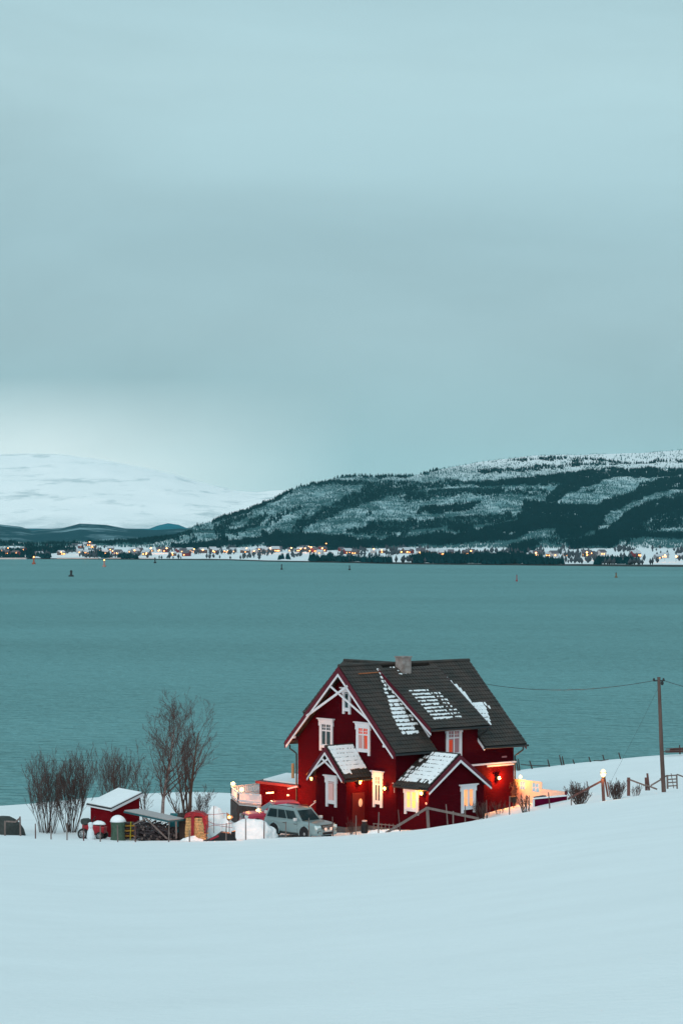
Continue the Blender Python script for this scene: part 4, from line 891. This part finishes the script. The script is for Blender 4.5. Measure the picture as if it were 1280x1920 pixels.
def shrub(name, px, y, h, w, n, seed, label, tw=.012, group='bare shrubs and bushes', lv=3, m=M_bark, tm=M_twig, nb=(5, 4, 3), lean=1.0, bs=.25):
    rnd = random.Random(seed); st = []
    for k in range(n):
        a_ = rnd.uniform(0, 6.283); r_ = rnd.random() ** .6 * w / h * .62 * lean
        st.append((math.cos(a_) * r_, math.sin(a_) * r_ * .7, rnd.uniform(.72, 1.05), rnd.uniform(.8, 1.3) * tw * 1.9))
    o = tree(name, onp(px, y), h, seed, label, 'shrub', stems=st, m=m, tm=tm, spread=.36, levels=lv, nb=nb, twig=tw, up=.35, group=group, first=.25, clump='stem', bs=bs)
    return o
shrub('tall_shrub', 90, 149.5, 3.7, 2.9, 30, 21, 'dense tall bare shrub left of the red shed, the left half of the thicket', .009, nb=(6, 4, 3), bs=1.1)
shrub('tall_shrub', 133, 150.5, 4.0, 2.2, 32, 22, 'dense tall bare shrub between the thicket edge and the red shed', .009, nb=(6, 4, 3), bs=1.1)
shrub('tall_shrub', 216, 164, 3.9, 2.1, 34, 23, 'upright bare shrub behind the snowy roof of the red shed', .008, bs=1.3)
shrub('garden_bush', 1087, 143, 1.2, 1.4, 44, 24, 'dark spiky bare bush between the crimson terrace box and the lamp post', .011, nb=(5, 3), m=M_woodd)
shrub('garden_bush', 1155, 146, 1.05, 1.1, 30, 25, 'bare bush just right of the lamp post', .010, nb=(5, 3), m=M_woodd)
shrub('garden_bush', 1190, 146, .7, .7, 10, 26, 'small reddish bush between the rail posts on the right', .009, nb=(4, 3), m=M_woodr)
shrub('garden_bush', 982, 148, .95, .9, 11, 27, 'bare bush against the lit screen wall of the terrace', .013, nb=(4, 3), m=M_woodd)
shrub('garden_bush', 903, 149, 1.15, 1.1, 20, 28, 'thin bare bush at the right foot of the annex', .006, nb=(5, 3), m=M_woodd)
shrub('garden_bush', 936, 151, .8, 1.0, 12, 29, 'low twiggy bush in orange light under the right wall lamp', .006, nb=(5, 3), m=M_woodr)
shrub('garden_bush', 660, 147.6, .9, .6, 9, 30, 'low dark bush in front of the porch corner', .006, nb=(4, 3), m=M_woodd)
shrub('climbing_bush', 958, 155.5, 1.6, .5, 9, 31, 'leafy climber hanging at the right corner of the house by the lit screen', .012, nb=(5, 4), m=M_woodr, tm=M_woodr)
# ---- red mono-pitch shed
sh = empty('red_shed', onp(212, 148.5), 0, 'little red shed with a snow covered sloping roof and white fascia', 'shed')
def sp_(px, row, y): return at(px, row, y) - sh.location
F_ = sp_(208, 1516, 147.0); L_ = sp_(162, 1507, 148.9); R_ = sp_(268, 1486, 148.9); B2 = L_ + R_ - F_
rf = quad_slab(L_, F_, R_, B2, .07).build('roof', M_dark, sh)
up = Vector((0, 0, .05))
def l4(u, v): return (L_ * (1 - u) + F_ * u) * (1 - v) + (B2 * (1 - u) + R_ * u) * v
quad_slab(l4(.03, .03) + up, l4(.97, .03) + up, l4(.97, .98) + up, l4(.03, .98) + up, .05).build('roof_snow', M_rsnow, rf)
q = MB(); q.bar(F_ - Vector((0, 0, .13)), R_ - Vector((0, 0, .13)), .04, .15); q.build('fascia', M_white, sh)
q = MB(); q.bar(L_ - Vector((0, 0, .11)), F_ - Vector((0, 0, .11)), .04, .08); q.build('fascia', M_white, sh)
ii = [l4(.10, .06), l4(.96, .06), l4(.96, .93), l4(.10, .93)]
mb = MB(); mb.v = [tuple(p - Vector((0, 0, .075))) for p in ii] + [(p.x, p.y, -.9) for p in ii]
for qd in ((0, 1, 5, 4), (1, 2, 6, 5), (2, 3, 7, 6), (3, 0, 4, 7)): mb.face(list(qd))
mb.build('wall', cladding('lamplit_red_cladding', (.13, .004, .008)), sh)  # brighter than the house red: lamp glow on the shed put into the colour
# ---- wood pile under a board roof, brush pile
pile = empty('brush_pile', onp(292, 144.5), 0, 'dark pile of brushwood and logs under a long sloping board roof', 'wood pile')
rnd = random.Random(5); q = MB()
for k in range(420):
    t_ = rnd.random(); x = xof(256 + 74 * t_, 144.5) - pile.location.x; y = rnd.uniform(-.7, .9); z = rnd.random() ** .9 * (1.15 - .35 * t_)
    a_ = rnd.uniform(0, 6.28); l_ = rnd.uniform(.15, .5); d = Vector((math.cos(a_) * l_, math.sin(a_) * l_ * .5, rnd.uniform(-.2, .25)))
    p = Vector((x, y, z)); q.tube([p - d, p + d], rnd.uniform(.012, .045), 4)
q.build('branches', mat('brush_wood', (.06, .05, .055), .9, .5, 8), pile)
q = MB(); 
for k in range(90):
    t_ = rnd.random(); x = xof(256 + 76 * t_, 144.5) - pile.location.x; q.lathe([(rnd.uniform(.04, .09), -.3), (rnd.uniform(.04, .09), .3)], (x, rnd.uniform(-.5, .5), rnd.uniform(.05, 1.0 - .3 * t_)), 7, 'y')
q.build('logs', mat('log_ends', (.11, .085, .08), .9, .6, 12), pile)
q = MB(); a_ = at(248, 1521, 146.5); b_ = at(331, 1539, 143.4); q.bar(a_ - pile.location, b_ - pile.location, 1.3, .09); rfp = q.build('board_roof', mat('teal_board', (.018, .085, .10), .6, .2, 4), pile)
q = MB(); q.bar(a_ - pile.location + Vector((0, .1, .075)), b_ - pile.location + Vector((0, .1, .075)), 1.2, .05); q.build('roof_snow', mat('grey_snow', (.38, .36, .36), .8, .1, 5), rfp)
for p0, p1 in (((274, 1534, 143.4), (314, 1573, 142.8)), ((250, 1546, 143.5), (276, 1534, 143.4)), ((330, 1540, 143.4), (331, 1572, 143.2))):
    q = MB(); q.bar(at(*p0) - pile.location, at(*p1) - pile.location, .09, .06); q.build('prop', M_wood, pile)
# ---- tarpaulin bundles
def tarp(px, y, r, seed, col, name, label, cat, top=None, amp=.16, rz=0, flat=0):
    o = empty(name, onp(px, y, -.08), rz, label, cat); q = MB(); q.blob((0, 0, 0), r, seed, amp, 18, flat); q.build('tarpaulin', col, o, smooth=False)
    if top: q = MB(); q.blob((0, 0, r[2] * .62), (r[0] * .82, r[1] * .8, r[2] * .50), seed + 1, amp, 16, 0); q.build('snow_cap', M_rsnow, o, smooth=True)
    return o
M_green = mat('green_tarp', (.045, .085, .06), .7, .35, 6, .8, 9); M_bt = mat('dark_tarp', (.03, .038, .036), .6, .3, 4, .9, 6)
dr_ = empty('covered_barrel', onp(222, 144, -.05), 0, 'green tarpaulin wrapped barrel with a round snow cap', 'barrel')
q = MB(); q.lathe([(.50, 0), (.44, .12), (.40, .55), (.43, 1.1), (.40, 1.16)], n=14); q.build('tarpaulin', M_green, dr_)
q = MB(); q.blob((0, 0, 1.14), (.46, .44, .40), 4, .05, 14, 0); q.build('snow_cap', M_rsnow, dr_, smooth=True)
yl = empty('stacked_frames', onp(243, 144.6, -.05), .3, 'yellow and brown stacked timber frames beside the green barrel', 'frames')
for k in range(7):
    q = MB(); z = .12 + k * .15; q.box((-.30, -.25, z), (.30, .25, z + .07)); q.build('slat', mat('yellow_paint', (.42, .22, .03), .6, .3) if k % 2 else M_woodd, yl)
q = MB(); q.bar((.0, -.3, 0), (.04, -.3, 1.15), .05, .05); q.build('strut', mat('yellow_green', (.35, .33, .03), .6), yl)
tarp(8, 145, (1.25, .9, 1.22), 31, M_bt, 'covered_bale', 'dark tarpaulin covered heap at the left edge of the frame', 'covered heap', amp=.07)
fr = empty('timber_rack', onp(24, 143.6), 0, 'open wooden frame of posts and a rail in front of the dark covered heap', 'frame')
for p0, p1 in (((10, 1539, 143.4), (10, 1568, 143.4)), ((38, 1531, 143.6), (39, 1570, 143.6)), ((12, 1540, 143.4), (30, 1541, 143.5)), ((30, 1541, 143.5), (38, 1534, 143.6))):
    q = MB(); q.bar(at(*p0) - fr.location, at(*p1) - fr.location, .09, .09); q.build('bar', M_wood, fr)
# small red tractor under snow
tr = empty('garden_tractor', onp(176, 144.8, -.02), math.radians(-15), 'small red garden tractor with black tyres and snow on it, left of the green barrel', 'tractor')
q = MB(); q.prism([(-.65, .35), (.75, .35), (.8, .75), (.1, .85), (-.1, 1.0), (-.6, .95)], 1, -.28, .28); q.build('body', mat('tractor_red', (.30, .01, .02), .45), tr, bevel=.04)
for x in (-.5, .55):
    for y_ in (-.4, .4): wheel(tr, x, y_, .33 if x < 0 else .24, .2)
q = MB(); q.blob((.35, 0, .88), (.42, .32, .22), 3, .1, 14, 0); q.build('snow_cap', M_rsnow, tr, smooth=True)
q = MB(); q.blob((-.45, 0, .98), (.36, .33, .25), 6, .12, 12, -9); q.build('seat_cover', M_bt, tr)
q = MB(); q.bar((-.1, 0, .85), (.05, 0, 1.2), .04, .04); q.tube([(.05 + .16 * math.sin(a_) * .4, .16 * math.cos(a_), 1.2 + .16 * math.sin(a_)) for a_ in np.linspace(0, 6.28, 12)], .015, 5); q.build('steering_wheel', M_black, tr)
sk = empty('white_sack', onp(171, 143.4, 0), 0, 'white filled sack standing against the red garden tractor', 'sack')
q = MB(); q.lathe([(.20, 0), (.24, .15), (.20, .45), (.11, .68), (.14, .8), (.16, .95), (.08, 1.02)], n=12); q.build('bag', mat('white_plastic', (.6, .68, .72), .6, .05), sk)
q = MB(); q.tube([(-.11, 0, .69), (0, -.12, .69), (.11, 0, .69), (0, .12, .69), (-.11, 0, .69)], .02, 5); q.build('tie', mat('tie_red', (.35, .02, .03), .7), sk)
# firewood stack under a red tarpaulin
fw = empty('firewood_stack', onp(367, 143.8, -.05), math.radians(-8), 'orange lit firewood stack strapped under a red tarpaulin', 'firewood stack')
q = MB(); rnd = random.Random(8)
for r_ in range(15):
    x = -.50
    while x < .50:
        w_ = rnd.uniform(.10, .30); z = .06 + r_ * .092; bulge = .12 * math.sin(math.pi * min(1, (r_ + 3) / 15))
        q.box((x * (1 + bulge), -.35 + rnd.uniform(-.03, .03), z), ((x + w_ - .012) * (1 + bulge), .3, z + .066)); x += w_
q.build('split_logs', mat('split_wood', (.60, .36, .16), .8, .35, 9), fw)
q = MB(); q.box((-.55, -.22, .02), (.58, .28, 1.44)); q.build('log_core', M_woodd, fw)
M_rt = mat('red_tarp', (.22, .006, .014), .55, .25, 5, .9, 5)
q = MB(); q.prism([(-.60, 1.36), (-.52, 1.66), (-.1, 1.80), (.4, 1.72), (.70, 1.52), (.66, 1.25), (.5, 1.5), (-.05, 1.53), (-.50, 1.44)], 1, -.46, .42); tp = q.build('red_tarpaulin', M_rt, fw)
q = MB(); q.prism([(-.20, 1.55), (.02, 1.55), (.0, 1.0), (-.02, .35), (-.20, .35), (-.17, 1.0)], 1, -.43, -.38); q.build('tarp_flap', M_rt, fw)
q = MB(); q.prism([(.45, 1.6), (.70, 1.55), (.74, .9), (.66, .45), (.60, .9)], 1, -.45, .3); q.build('tarp_flap', M_rt, fw)
q = MB(); q.blob((-.1, -.1, 1.66), (.22, .3, .14), 3, .1, 12, 0); q.build('snow_cap', M_rsnow, fw, smooth=True)
bt = empty('teal_box', onp(330, 146.5, .0), .2, 'teal tarpaulin covered crate behind the board roof beside the tree stems', 'crate')
q = MB(); q.prism([(-.4, 0), (.5, 0), (.55, 1.15), (.3, 1.5), (-.25, 1.55), (-.38, 1.2)], 1, -.4, .4); q.build('tarpaulin', mat('teal_tarp', (.012, .13, .15), .6, .2, 4, .6, 5), bt); q = MB(); q.box((-.42, -.42, .0), (.52, .42, .25)); q.build('base', M_woodd, bt)
st = empty('tree_stump', onp(344, 144.6, 0), 0, 'dark rugged stump and roots between brush pile and firewood', 'stump')
q = MB(); q.lathe([(.42, -.1), (.33, .2), (.26, .7), (.30, 1.2), (.36, 1.5), (.2, 1.62)], n=11); q.build('trunk', M_woodd, st)
q = MB()
for k in range(26):
    a_ = rnd.uniform(0, 6.28); q.tube([(0, 0, 1.2 + rnd.uniform(-.3, .3)), (math.cos(a_) * .3, math.sin(a_) * .3, 1.55), (math.cos(a_) * .5, math.sin(a_) * .5, rnd.uniform(1.8, 2.3))], [.03, .02, .006], 4)
q.build('shoots', M_bark, st)
# snow heaps
def heap(px, y, r, seed, label, amp=.10, name='snow_heap'):
    o = MB(); o.blob((0, 0, 0), r, seed, amp, 30, -.4); o = o.build(name, M_snow2, None, smooth=True); o.location = onp(px, y, -.05); 
    sm_ = o.modifiers.new('sub', 'SUBSURF'); sm_.levels = 2; sm_.render_levels = 2
    d_ = o.modifiers.new('disp', 'DISPLACE'); tx = bpy.data.textures.new('lumps', 'CLOUDS'); tx.noise_scale = .38; d_.texture = tx; d_.strength = .22
    tag(o, label, 'snow heap', 'snow heaps in the yard'); return o
heap(470, 147, (1.55, 1.1, 1.22), 2, 'broad snow heap glowing pink beside the silver car')
heap(404, 146.5, (.72, .7, 2.0), 5, 'tall rounded snow heap between the firewood and the deck', .06)
heap(424, 146.2, (.55, .6, 1.3), 7, 'lower shoulder of piled snow leaning on the tall heap', .08)
heap(360, 142.6, (.7, .5, .28), 9, 'small low snow heap in front of the firewood')
heap(725, 146.5, (1.2, .6, .22), 11, 'low snow heap in orange light before the narrow window')
# red rope barrier
rb = empty('rope_barrier', onp(405, 143.2), 0, 'thin red rope barrier on slim poles in front of the tall snow heap', 'rope barrier')
for p0, p1 in (((381, 1508, 144), (381, 1550, 144)), ((401, 1511, 144), (401, 1562, 144))):
    q = MB(); q.tube([at(*p0) - rb.location, at(*p1) - rb.location], .018, 5); q.build('pole', M_woodr, rb)
for pts in (((386, 1527), (402, 1527), (424, 1525)), ((386, 1538), (401, 1545), (418, 1546), (436, 1543)), ((388, 1551), (401, 1547), (436, 1552))):
    q = MB(); q.tube([at(a_, b_, 143.6) - rb.location for a_, b_ in pts], .013, 4); q.build('rope', mat('rope_red', (.30, .05, .06), .8), rb)
ln = empty('lantern', at(430, 1533, 142.7), 0, 'small dark triangular lantern with an orange light by the tall snow heap', 'lantern')
q = MB(); q.prism([(-.16, .30), (-.14, -.10), (-.03, -.20), (.24, .02)], 1, -.12, .12); q.build('housing', M_dark, ln); q = MB(); q.blob((0, -.14, .03), (.085, .06, .085), 1, 0, 10, -9); q.build('bulb', M_bulbo, ln); point(ln, (.2, -.4, .2), 190, (1, .28, .09), .1)
q = MB(); q.tube([(0, 0, -.1), (0, 0, -1.5)], .025, 6); q.build('stake', M_dark, ln)
# dark sled / plough
pl = empty('snow_plough', onp(412, 141.2, -.02), .05, 'black snow plough blade with a red arm lying at the field edge', 'snow plough')
q = MB(); q.prism([(-1.0, 0), (1.0, .02), (.95, .16), (.55, .50), (.1, .56), (-.25, .30), (-.6, .14)], 1, -.3, .3); q.build('blade', M_black, pl, bevel=.04)
q = MB(); q.prism([(.62, .3), (.92, .16), (.93, .62), (.7, .56)], 1, -.2, .15); q.build('side_wing', M_black, pl)
q = MB(); q.bar((-.55, -.34, .14), (-.05, -.34, .36), .05, .10); q.build('arm', mat('arm_red', (.28, .01, .03), .5), pl)
# things by the door
ba = empty('milk_churn', onp(683, 148.3, .02), 0, 'small dark churn beside the porch door', 'churn'); q = MB(); q.lathe([(.20, 0), (.22, .1), (.22, .5), (.14, .62), (.16, .7)], n=14); q.build('body', M_black, ba); q = MB(); q.lathe([(.16, .7), (.15, .78), (.02, .8)], n=12); q.build('lid', mat('churn_lid', (.6, .4, .35), .6), ba)
sd_ = empty('kick_sled', onp(722, 147.9, .05), math.radians(-20), 'low wooden sledge leaning in the orange light below the narrow window', 'sledge')
for z in (.12, .45):
    q = MB(); q.bar((-.8, 0, z), (.85, 0, z - .08), .05, .05); q.build('rail', M_wood, sd_)
for k in range(7): q = MB(); x = -.75 + k * .25; q.bar((x, 0, 0), (x, 0, .48), .04, .03); q.build('spindle', M_wood, sd_)
po = empty('plant_pot', onp(962, 153.5, .35), 0, 'dark round flower pot at the foot of the lit screen', 'flower pot'); q = MB(); q.lathe([(.16, 0), (.24, .3), (.24, .36)], n=14); q.build('pot', M_black, po)
q = MB(); q.lathe([(.03, -.6), (.03, 0)], n=6); q.build('stand', M_dark, po)
# ---- thin fence posts along the field edge
PO = [(68, 1545, 1573, 'at the left, left of the bare thicket'), (97, 1548, 1574, 'in front of the left half of the thicket'), (127, 1543, 1575, 'in front of the right half of the thicket'), (158, 1545, 1576, 'before the garden tractor wheel'), (189, 1546, 1578, 'between garden tractor and green barrel'), (222, 1546, 1578, 'in front of the green barrel'), (255, 1547, 1579, 'at the left end of the brush pile'), (317, 1543, 1580, 'at the right end of the brush pile'), (356, 1560, 1582, 'short one before the firewood stack'), (388, 1548, 1580, 'at the right of the firewood stack'), (424, 1545, 1578, 'before the black plough blade'), (461, 1537, 1577, 'before the pink snow heap'), (495, 1540, 1574, 'at the rear end of the silver car'), (536, 1541, 1572, 'before the silver car door'), (579, 1534, 1571, 'before the silver car front wheel'), (624, 1530, 1567, 'before the silver car grille'), (667, 1528, 1565, 'before the lit porch door'), (709, 1522, 1562, 'below the narrow tall window'), (750, 1518, 1559, 'leaning one left of the braced gate post'), (839, 1507, 1547, 'leaning one right of the braced gate post'), (871, 1507, 1541, 'below the annex gable window'), (912, 1498, 1534, 'by the right corner of the annex'), (954, 1491, 1527, 'at the right corner of the house'), (991, 1489, 1520, 'left of the crimson terrace box'), (1030, 1483, 1514, 'leaning across the crimson terrace box'), (1070, 1483, 1508, 'between the terrace box and the dark bush')]
rnd = random.Random(3)
for k, (px, r0, r1, where) in enumerate(PO):
    y = 139.3; b_ = gp(px, y); h_ = (r1 - r0) / F * y
    q = MB(); le = {750: -.10, 839: -.09, 1030: -.10}.get(px, rnd.uniform(-.03, .03))
    q.tube([(0, 0, -.3), (le * h_ * .5, 0, h_ * .5), (le * h_, 0, h_)], [.042, .038, .030], 6); o = q.build('fence_post', M_wood if k % 3 else M_woodr); o.location = b_
    tag(o, 'thin fence post ' + where, 'fence post', 'thin fence posts along the field edge')
gpst = empty('braced_gate_post', gp(803, 139.0), 0, 'thick grey post with two long sloping rails in front of the annex', 'fence')
def gl(px, row, y=139.0): return at(px, row, y) - gpst.location
q = MB(); q.bar(gl(800.5, 1513) , gl(803, 1553.5) - Vector((0, 0, .2)), .17, .17); q.build('post', M_wood, gpst)
q = MB(); q.bar(gl(800, 1515, 138.8), gl(723, 1562, 138.4), .06, .14); q.build('rail', M_wood, gpst)
q = MB(); q.bar(gl(801, 1515, 138.8), gl(897, 1535, 139.2), .06, .14); q.build('rail', M_wood, gpst)
q = MB(); q.bar(gl(849, 1521), gl(849, 1545), .08, .08); q.build('short_post', M_wood, gpst)
# ---- terrace with lit screen wall
te = empty('terrace_screen', at(1010, 1515, 154), 0, 'white boarded terrace screen with small openings glowing in orange lamp light', 'screen wall')
def tl(px, row, y): return at(px, row, y) - te.location
H0 = Vector((xof(954, 157), 157)); H1 = Vector((xof(1015, 154.5), 154.5)); H2 = Vector((xof(1060, 152.9), 152.9))
def tz(z): return z - te.location.z
def seg(p, q_, u): v = p.lerp(q_, u); return (v.x - te.location.x, v.y - te.location.y)
def panel(mb, p, q_, u0, u1, z0, z1, t=.05):
    a_ = seg(p, q_, u0); b_ = seg(p, q_, u1); mb.bar((a_[0], a_[1], tz((z0 + z1) / 2)), (b_[0], b_[1], tz((z0 + z1) / 2)), t, z1 - z0)
M_scr = mat('screen_white', (.56, .50, .46), .6, .05, 6)
q = MB(); panel(q, H0, H1, 0, .32, 12.2, 14.40); panel(q, H0, H1, .32, .50, 12.2, 13.78); panel(q, H0, H1, .32, .50, 14.27, 14.40); panel(q, H0, H1, .50, .70, 12.2, 14.40); panel(q, H0, H1, .70, .93, 12.2, 13.72); panel(q, H0, H1, .70, .93, 14.27, 14.40); panel(q, H0, H1, .93, 1, 12.2, 14.40); panel(q, H1, H2, .003, 1, 12.2, 13.96)
q.build('boarding', M_scr, te)
q = MB()
for u0, u1 in ((.32, .50), (.70, .93)):
    um = (u0 + u1) / 2; panel(q, H0, H1, um - .008, um + .008, 13.79, 14.26, .04)
    panel(q, H0, H1, u0, u0 + .02, 13.79, 14.26, .07); panel(q, H0, H1, u1 - .02, u1, 13.79, 14.26, .07); panel(q, H0, H1, u0 + .021, um - .01, 13.99, 14.02, .035); panel(q, H0, H1, um + .01, u1 - .021, 13.99, 14.02, .035)
q.build('window_frame', M_white, te)
c_ = tl(975, 1456.5, 156.2); q = MB(); q.blob(c_, (.10, .10, .12), 2, 0, 10, -9); lo_ = q.build('globe_lamp', M_bulb, te); point(lo_, c_ + Vector((-.25, -.5, -.2)), 140, (1, .20, .028))
tb = empty('terrace_box', at(1030, 1515, 152), 0, 'crimson boarded terrace box with snow along its top edge', 'planter wall')
Q2 = Vector((H2.x - .02, 152.8)); Q1 = Vector((xof(999, 151.0), 151.0))
def tb_(p, z): return Vector((p.x - tb.location.x, p.y - tb.location.y, z - tb.location.z))
q = MB(); q.bar(tb_(Q1, 13.0), tb_(Q2, 13.0), .10, 1.35); q.build('board_wall', cladding('plum_cladding', (.095, .002, .022)), tb)
q = MB(); q.bar(tb_(Q1, 13.72), tb_(Q2, 13.72), .16, .08); q.build('snow_edge', M_rsnow, tb)
q = MB(); q.bar(tb_(Q2, 12.6), tb_(Q2, 14.0), .14, .14); q.build('corner_post', M_redp, tb)
q = MB(); q.bar(tb_(Q1, 12.6), tb_(Q1, 13.66), .13, .13); q.build('corner_post', M_white, tb)
q = MB(); q.bar(tb_(Q1.lerp(Q2, .06) + Vector((0, .25)), 13.74), tb_(Q1.lerp(Q2, .35) + Vector((0, .25)), 13.78), .3, .10); q.build('dark_cover', M_dark, tb)
# ---- lamp post, rails, gate, pole
lpst = empty('lamp_post', gp(1130, 140.5), 0, 'wooden post carrying a lit globe lantern, with a sloping rail', 'lamp post')
def l2(px, row, y=140.5): return at(px, row, y) - lpst.location
q = MB(); q.bar(l2(1128.5, 1460), l2(1131, 1503), .17, .17); q.build('post', M_woodr, lpst)
q = MB(); q.bar(l2(1132, 1456, 140.9), l2(1139, 1494, 140.9), .10, .10); q.bar(l2(1138, 1466, 140.9), l2(1143, 1496, 140.9), .06, .06); q.build('brace', M_woodr, lpst)
q = MB(); q.bar(l2(1128, 1464), l2(1064, 1498, 140.2), .06, .11); q.build('rail', M_woodr, lpst)
c_ = l2(1130, 1450.5); q = MB(); q.lathe([(.05, -.20), (.12, -.13), (.155, 0), (.13, .04), (.155, .09), (.10, .20), (.03, .26)], c_, 14); g_ = q.build('globe', mat('globe_glass', (1, .8, .5), .4, emit=(1.0, .58, .18), estr=2.2), lpst); point(g_, c_ + Vector((0, -.3, -.05)), 45, (1, .42, .12), .1)
q = MB(); q.lathe([(.20, .035), (.20, .055)], c_, 14); q.build('lantern_ring', M_dark, lpst); q = MB(); q.lathe([(.08, -.30), (.09, -.2)], c_, 10); q.build('lantern_base', M_dark, lpst)
fr2 = empty('rail_fence', gp(1195, 141.5), 0, 'old rail fence of two posts with a fallen rail right of the bushes', 'fence')
def l3(px, row, y=141.5): return at(px, row, y) - fr2.location
for a_, b_, w_ in (((1177.5, 1458), (1177.5, 1492), .17), ((1210, 1458), (1211, 1482), .14), ((1212.5, 1450), (1216, 1482), .11)):
    q = MB(); q.bar(l3(*a_), l3(*b_), w_, w_); q.build('post', M_woodr, fr2)
for a_, b_ in (((1180, 1462), (1212, 1474)), ((1208, 1471), (1231, 1480)), ((1219, 1473), (1241, 1460))):
    q = MB(); q.bar(l3(*a_, 141.3), l3(*b_, 141.2), .05, .09); q.build('rail', M_wood, fr2)
gt = empty('small_gate', gp(1259, 140.5), 0, 'small grey slatted gate in the snow beside the utility pole', 'gate')
def l5(px, row, y=140.5): return at(px, row, y) - gt.location
for a_, b_, w_ in (((1250, 1453), (1250.5, 1479), .10), ((1267.5, 1452), (1268.5, 1479), .08), ((1257, 1450), (1262, 1478), .04)):
    q = MB(); q.bar(l5(*a_), l5(*b_), w_, w_); q.build('upright', M_wood, gt)
for r_ in (1454, 1461, 1467, 1473.5): q = MB(); q.bar(l5(1251, r_ + .5, 140.4), l5(1267, r_ - .5, 140.4), .04, .07); q.build('slat', M_wood, gt)
q = MB(); q.bar(l5(1236, 1461), l5(1250, 1454), .05, .08); q.build('rail', M_wood, gt); q = MB(); q.bar(l5(1268, 1452), l5(1285, 1458), .05, .08); q.build('rail', M_wood, gt)
up_ = empty('utility_pole', gp(1243, 138.6), 0, 'tall slightly leaning wooden utility pole carrying wires', 'utility pole')
def l6(px, row, y=138.6): return at(px, row, y) - up_.location
q = MB(); q.tube([l6(1243.5, 1485), l6(1239, 1400), l6(1234, 1269.5)], [.13, .115, .09], 12); q.build('pole', mat('pole_wood', (.095, .060, .052), .85, .35, 3, .5, 12, stretch=(1, 1, .15)), up_)
q = MB(); q.bar(l6(1224, 1276.5), l6(1245, 1276), .09, .07); q.build('crossarm', M_dark, up_)
for a_ in (1225, 1243): q = MB(); q.lathe([(.05, 0), (.07, .05), (.04, .14)], l6(a_, 1276), 8); q.build('insulator', M_dark, up_)
q = MB(); q.blob(l6(1240.5, 1281), (.09, .09, .13), 2, 0, 8, -9); q.build('junction_box', M_dark, up_)
def wire(p0, p1, sag, r, label, name='overhead_wire'):
    pts = []; 
    for k in range(25):
        t_ = k / 24; p = p0.lerp(p1, t_); p.z -= sag * 4 * t_ * (1 - t_); pts.append(p)
    q = MB(); q.tube(pts, r, 4); o = q.build(name, M_dark); tag(o, label, 'wire')
hs = at(905, 1281.5, 156.5)
wire(at(1225, 1276, 138.6), hs, .48, .016, 'sagging overhead wire from the utility pole to the roof of the red house')
wire(at(1244, 1276, 138.6), at(1420, 1291, 130), .35, .016, 'overhead wire leaving the utility pole to the right')
wire(at(1232, 1292, 138.6), at(1146, 1462, 146), .05, .007, 'thin slack stay wire running down from the utility pole', 'stay_wire')
# fence remnants on the far snow edge
for k, (a_, b_, c2_, d2_, wh) in enumerate([(967, 1424, 971, 1442, 'left of the pair by the house'), (971, 1423, 974, 1441, 'right of the pair by the house'), (992, 1426, 999, 1440, 'leaning left with a rail beside it'), (1026, 1424, 1031, 1436, 'short one leaning left'), (1048, 1416, 1054, 1434, 'taller leaning one, left of a pair'), (1053, 1418, 1058, 1434, 'taller leaning one, right of a pair'), (1073, 1424, 1079, 1433, 'short one right of a pair'), (1103, 1419, 1110, 1432, 'alone above the bush'), (1129, 1415, 1135, 1430, 'beside a broken rail'), (1159, 1411, 1166, 1428, 'at the foot of the stay wire'), (1273, 1397, 1274, 1412, 'upright at the right frame edge')]):
    y = 189.0; q = MB(); q.tube([at(c2_, d2_ + 8, y), at(a_, b_, y)], [.07, .045], 5); o = q.build('old_fence_post', M_woodd)
    o.data.transform(Matrix.Translation(-at(c2_, d2_, y))); o.location = at(c2_, d2_, y)
    if k == 9: pass
    tag(o, 'dark old post on the far snow edge, ' + wh, 'fence post', 'old fence posts on the far snow edge')
for p0, p1, l in (((975, 1433), (1030, 1436), 'thin drooping rail on the far snow edge near the house'), ((1112, 1426), (1140, 1424), 'broken rail on the far snow edge beside the forked post'), ((1240, 1409), (1285, 1408), 'thin rail along the far snow edge at the right')):
    q = MB(); q.tube([at(*p0, 188.6), at((p0[0] + p1[0]) / 2, (p0[1] + p1[1]) / 2 + 1.5, 188.6), at(*p1, 188.6)], .03, 4); o = q.build('fallen_rail', M_woodd); tag(o, l, 'rail')
hp = empty('plank_heap', at(1272, 1411, 187.5), 0, 'heap of reddish planks on the far snow edge at the right', 'plank heap')
rnd = random.Random(4)
for k in range(7): q = MB(); q.bar((rnd.uniform(-1.2, -.6), rnd.uniform(-.2, .2), .03 + k * .05), (rnd.uniform(.8, 1.8), rnd.uniform(-.2, .2), .06 + k * .055), .12, .05); q.build('plank', M_woodr, hp)
#@@HAZE
hz = MB(); hz.box((-27000, -200, -5), (27000, 25000, 900)); 
M_hz = bpy.data.materials.new('haze_air'); M_hz.use_nodes = True; t = M_hz.node_tree; t.nodes.clear()
pv = N(t, 'ShaderNodeVolumePrincipled'); pv.inputs['Color'].default_value = (.42, .90, .98, 1); pv.inputs['Density'].default_value = 1.2e-5
mo = N(t, 'ShaderNodeOutputMaterial'); t.links.new(pv.outputs[0], mo.inputs['Volume'])
o = hz.build('haze', M_hz); tag(o, 'thin cold winter haze over the fjord', kind='stuff')
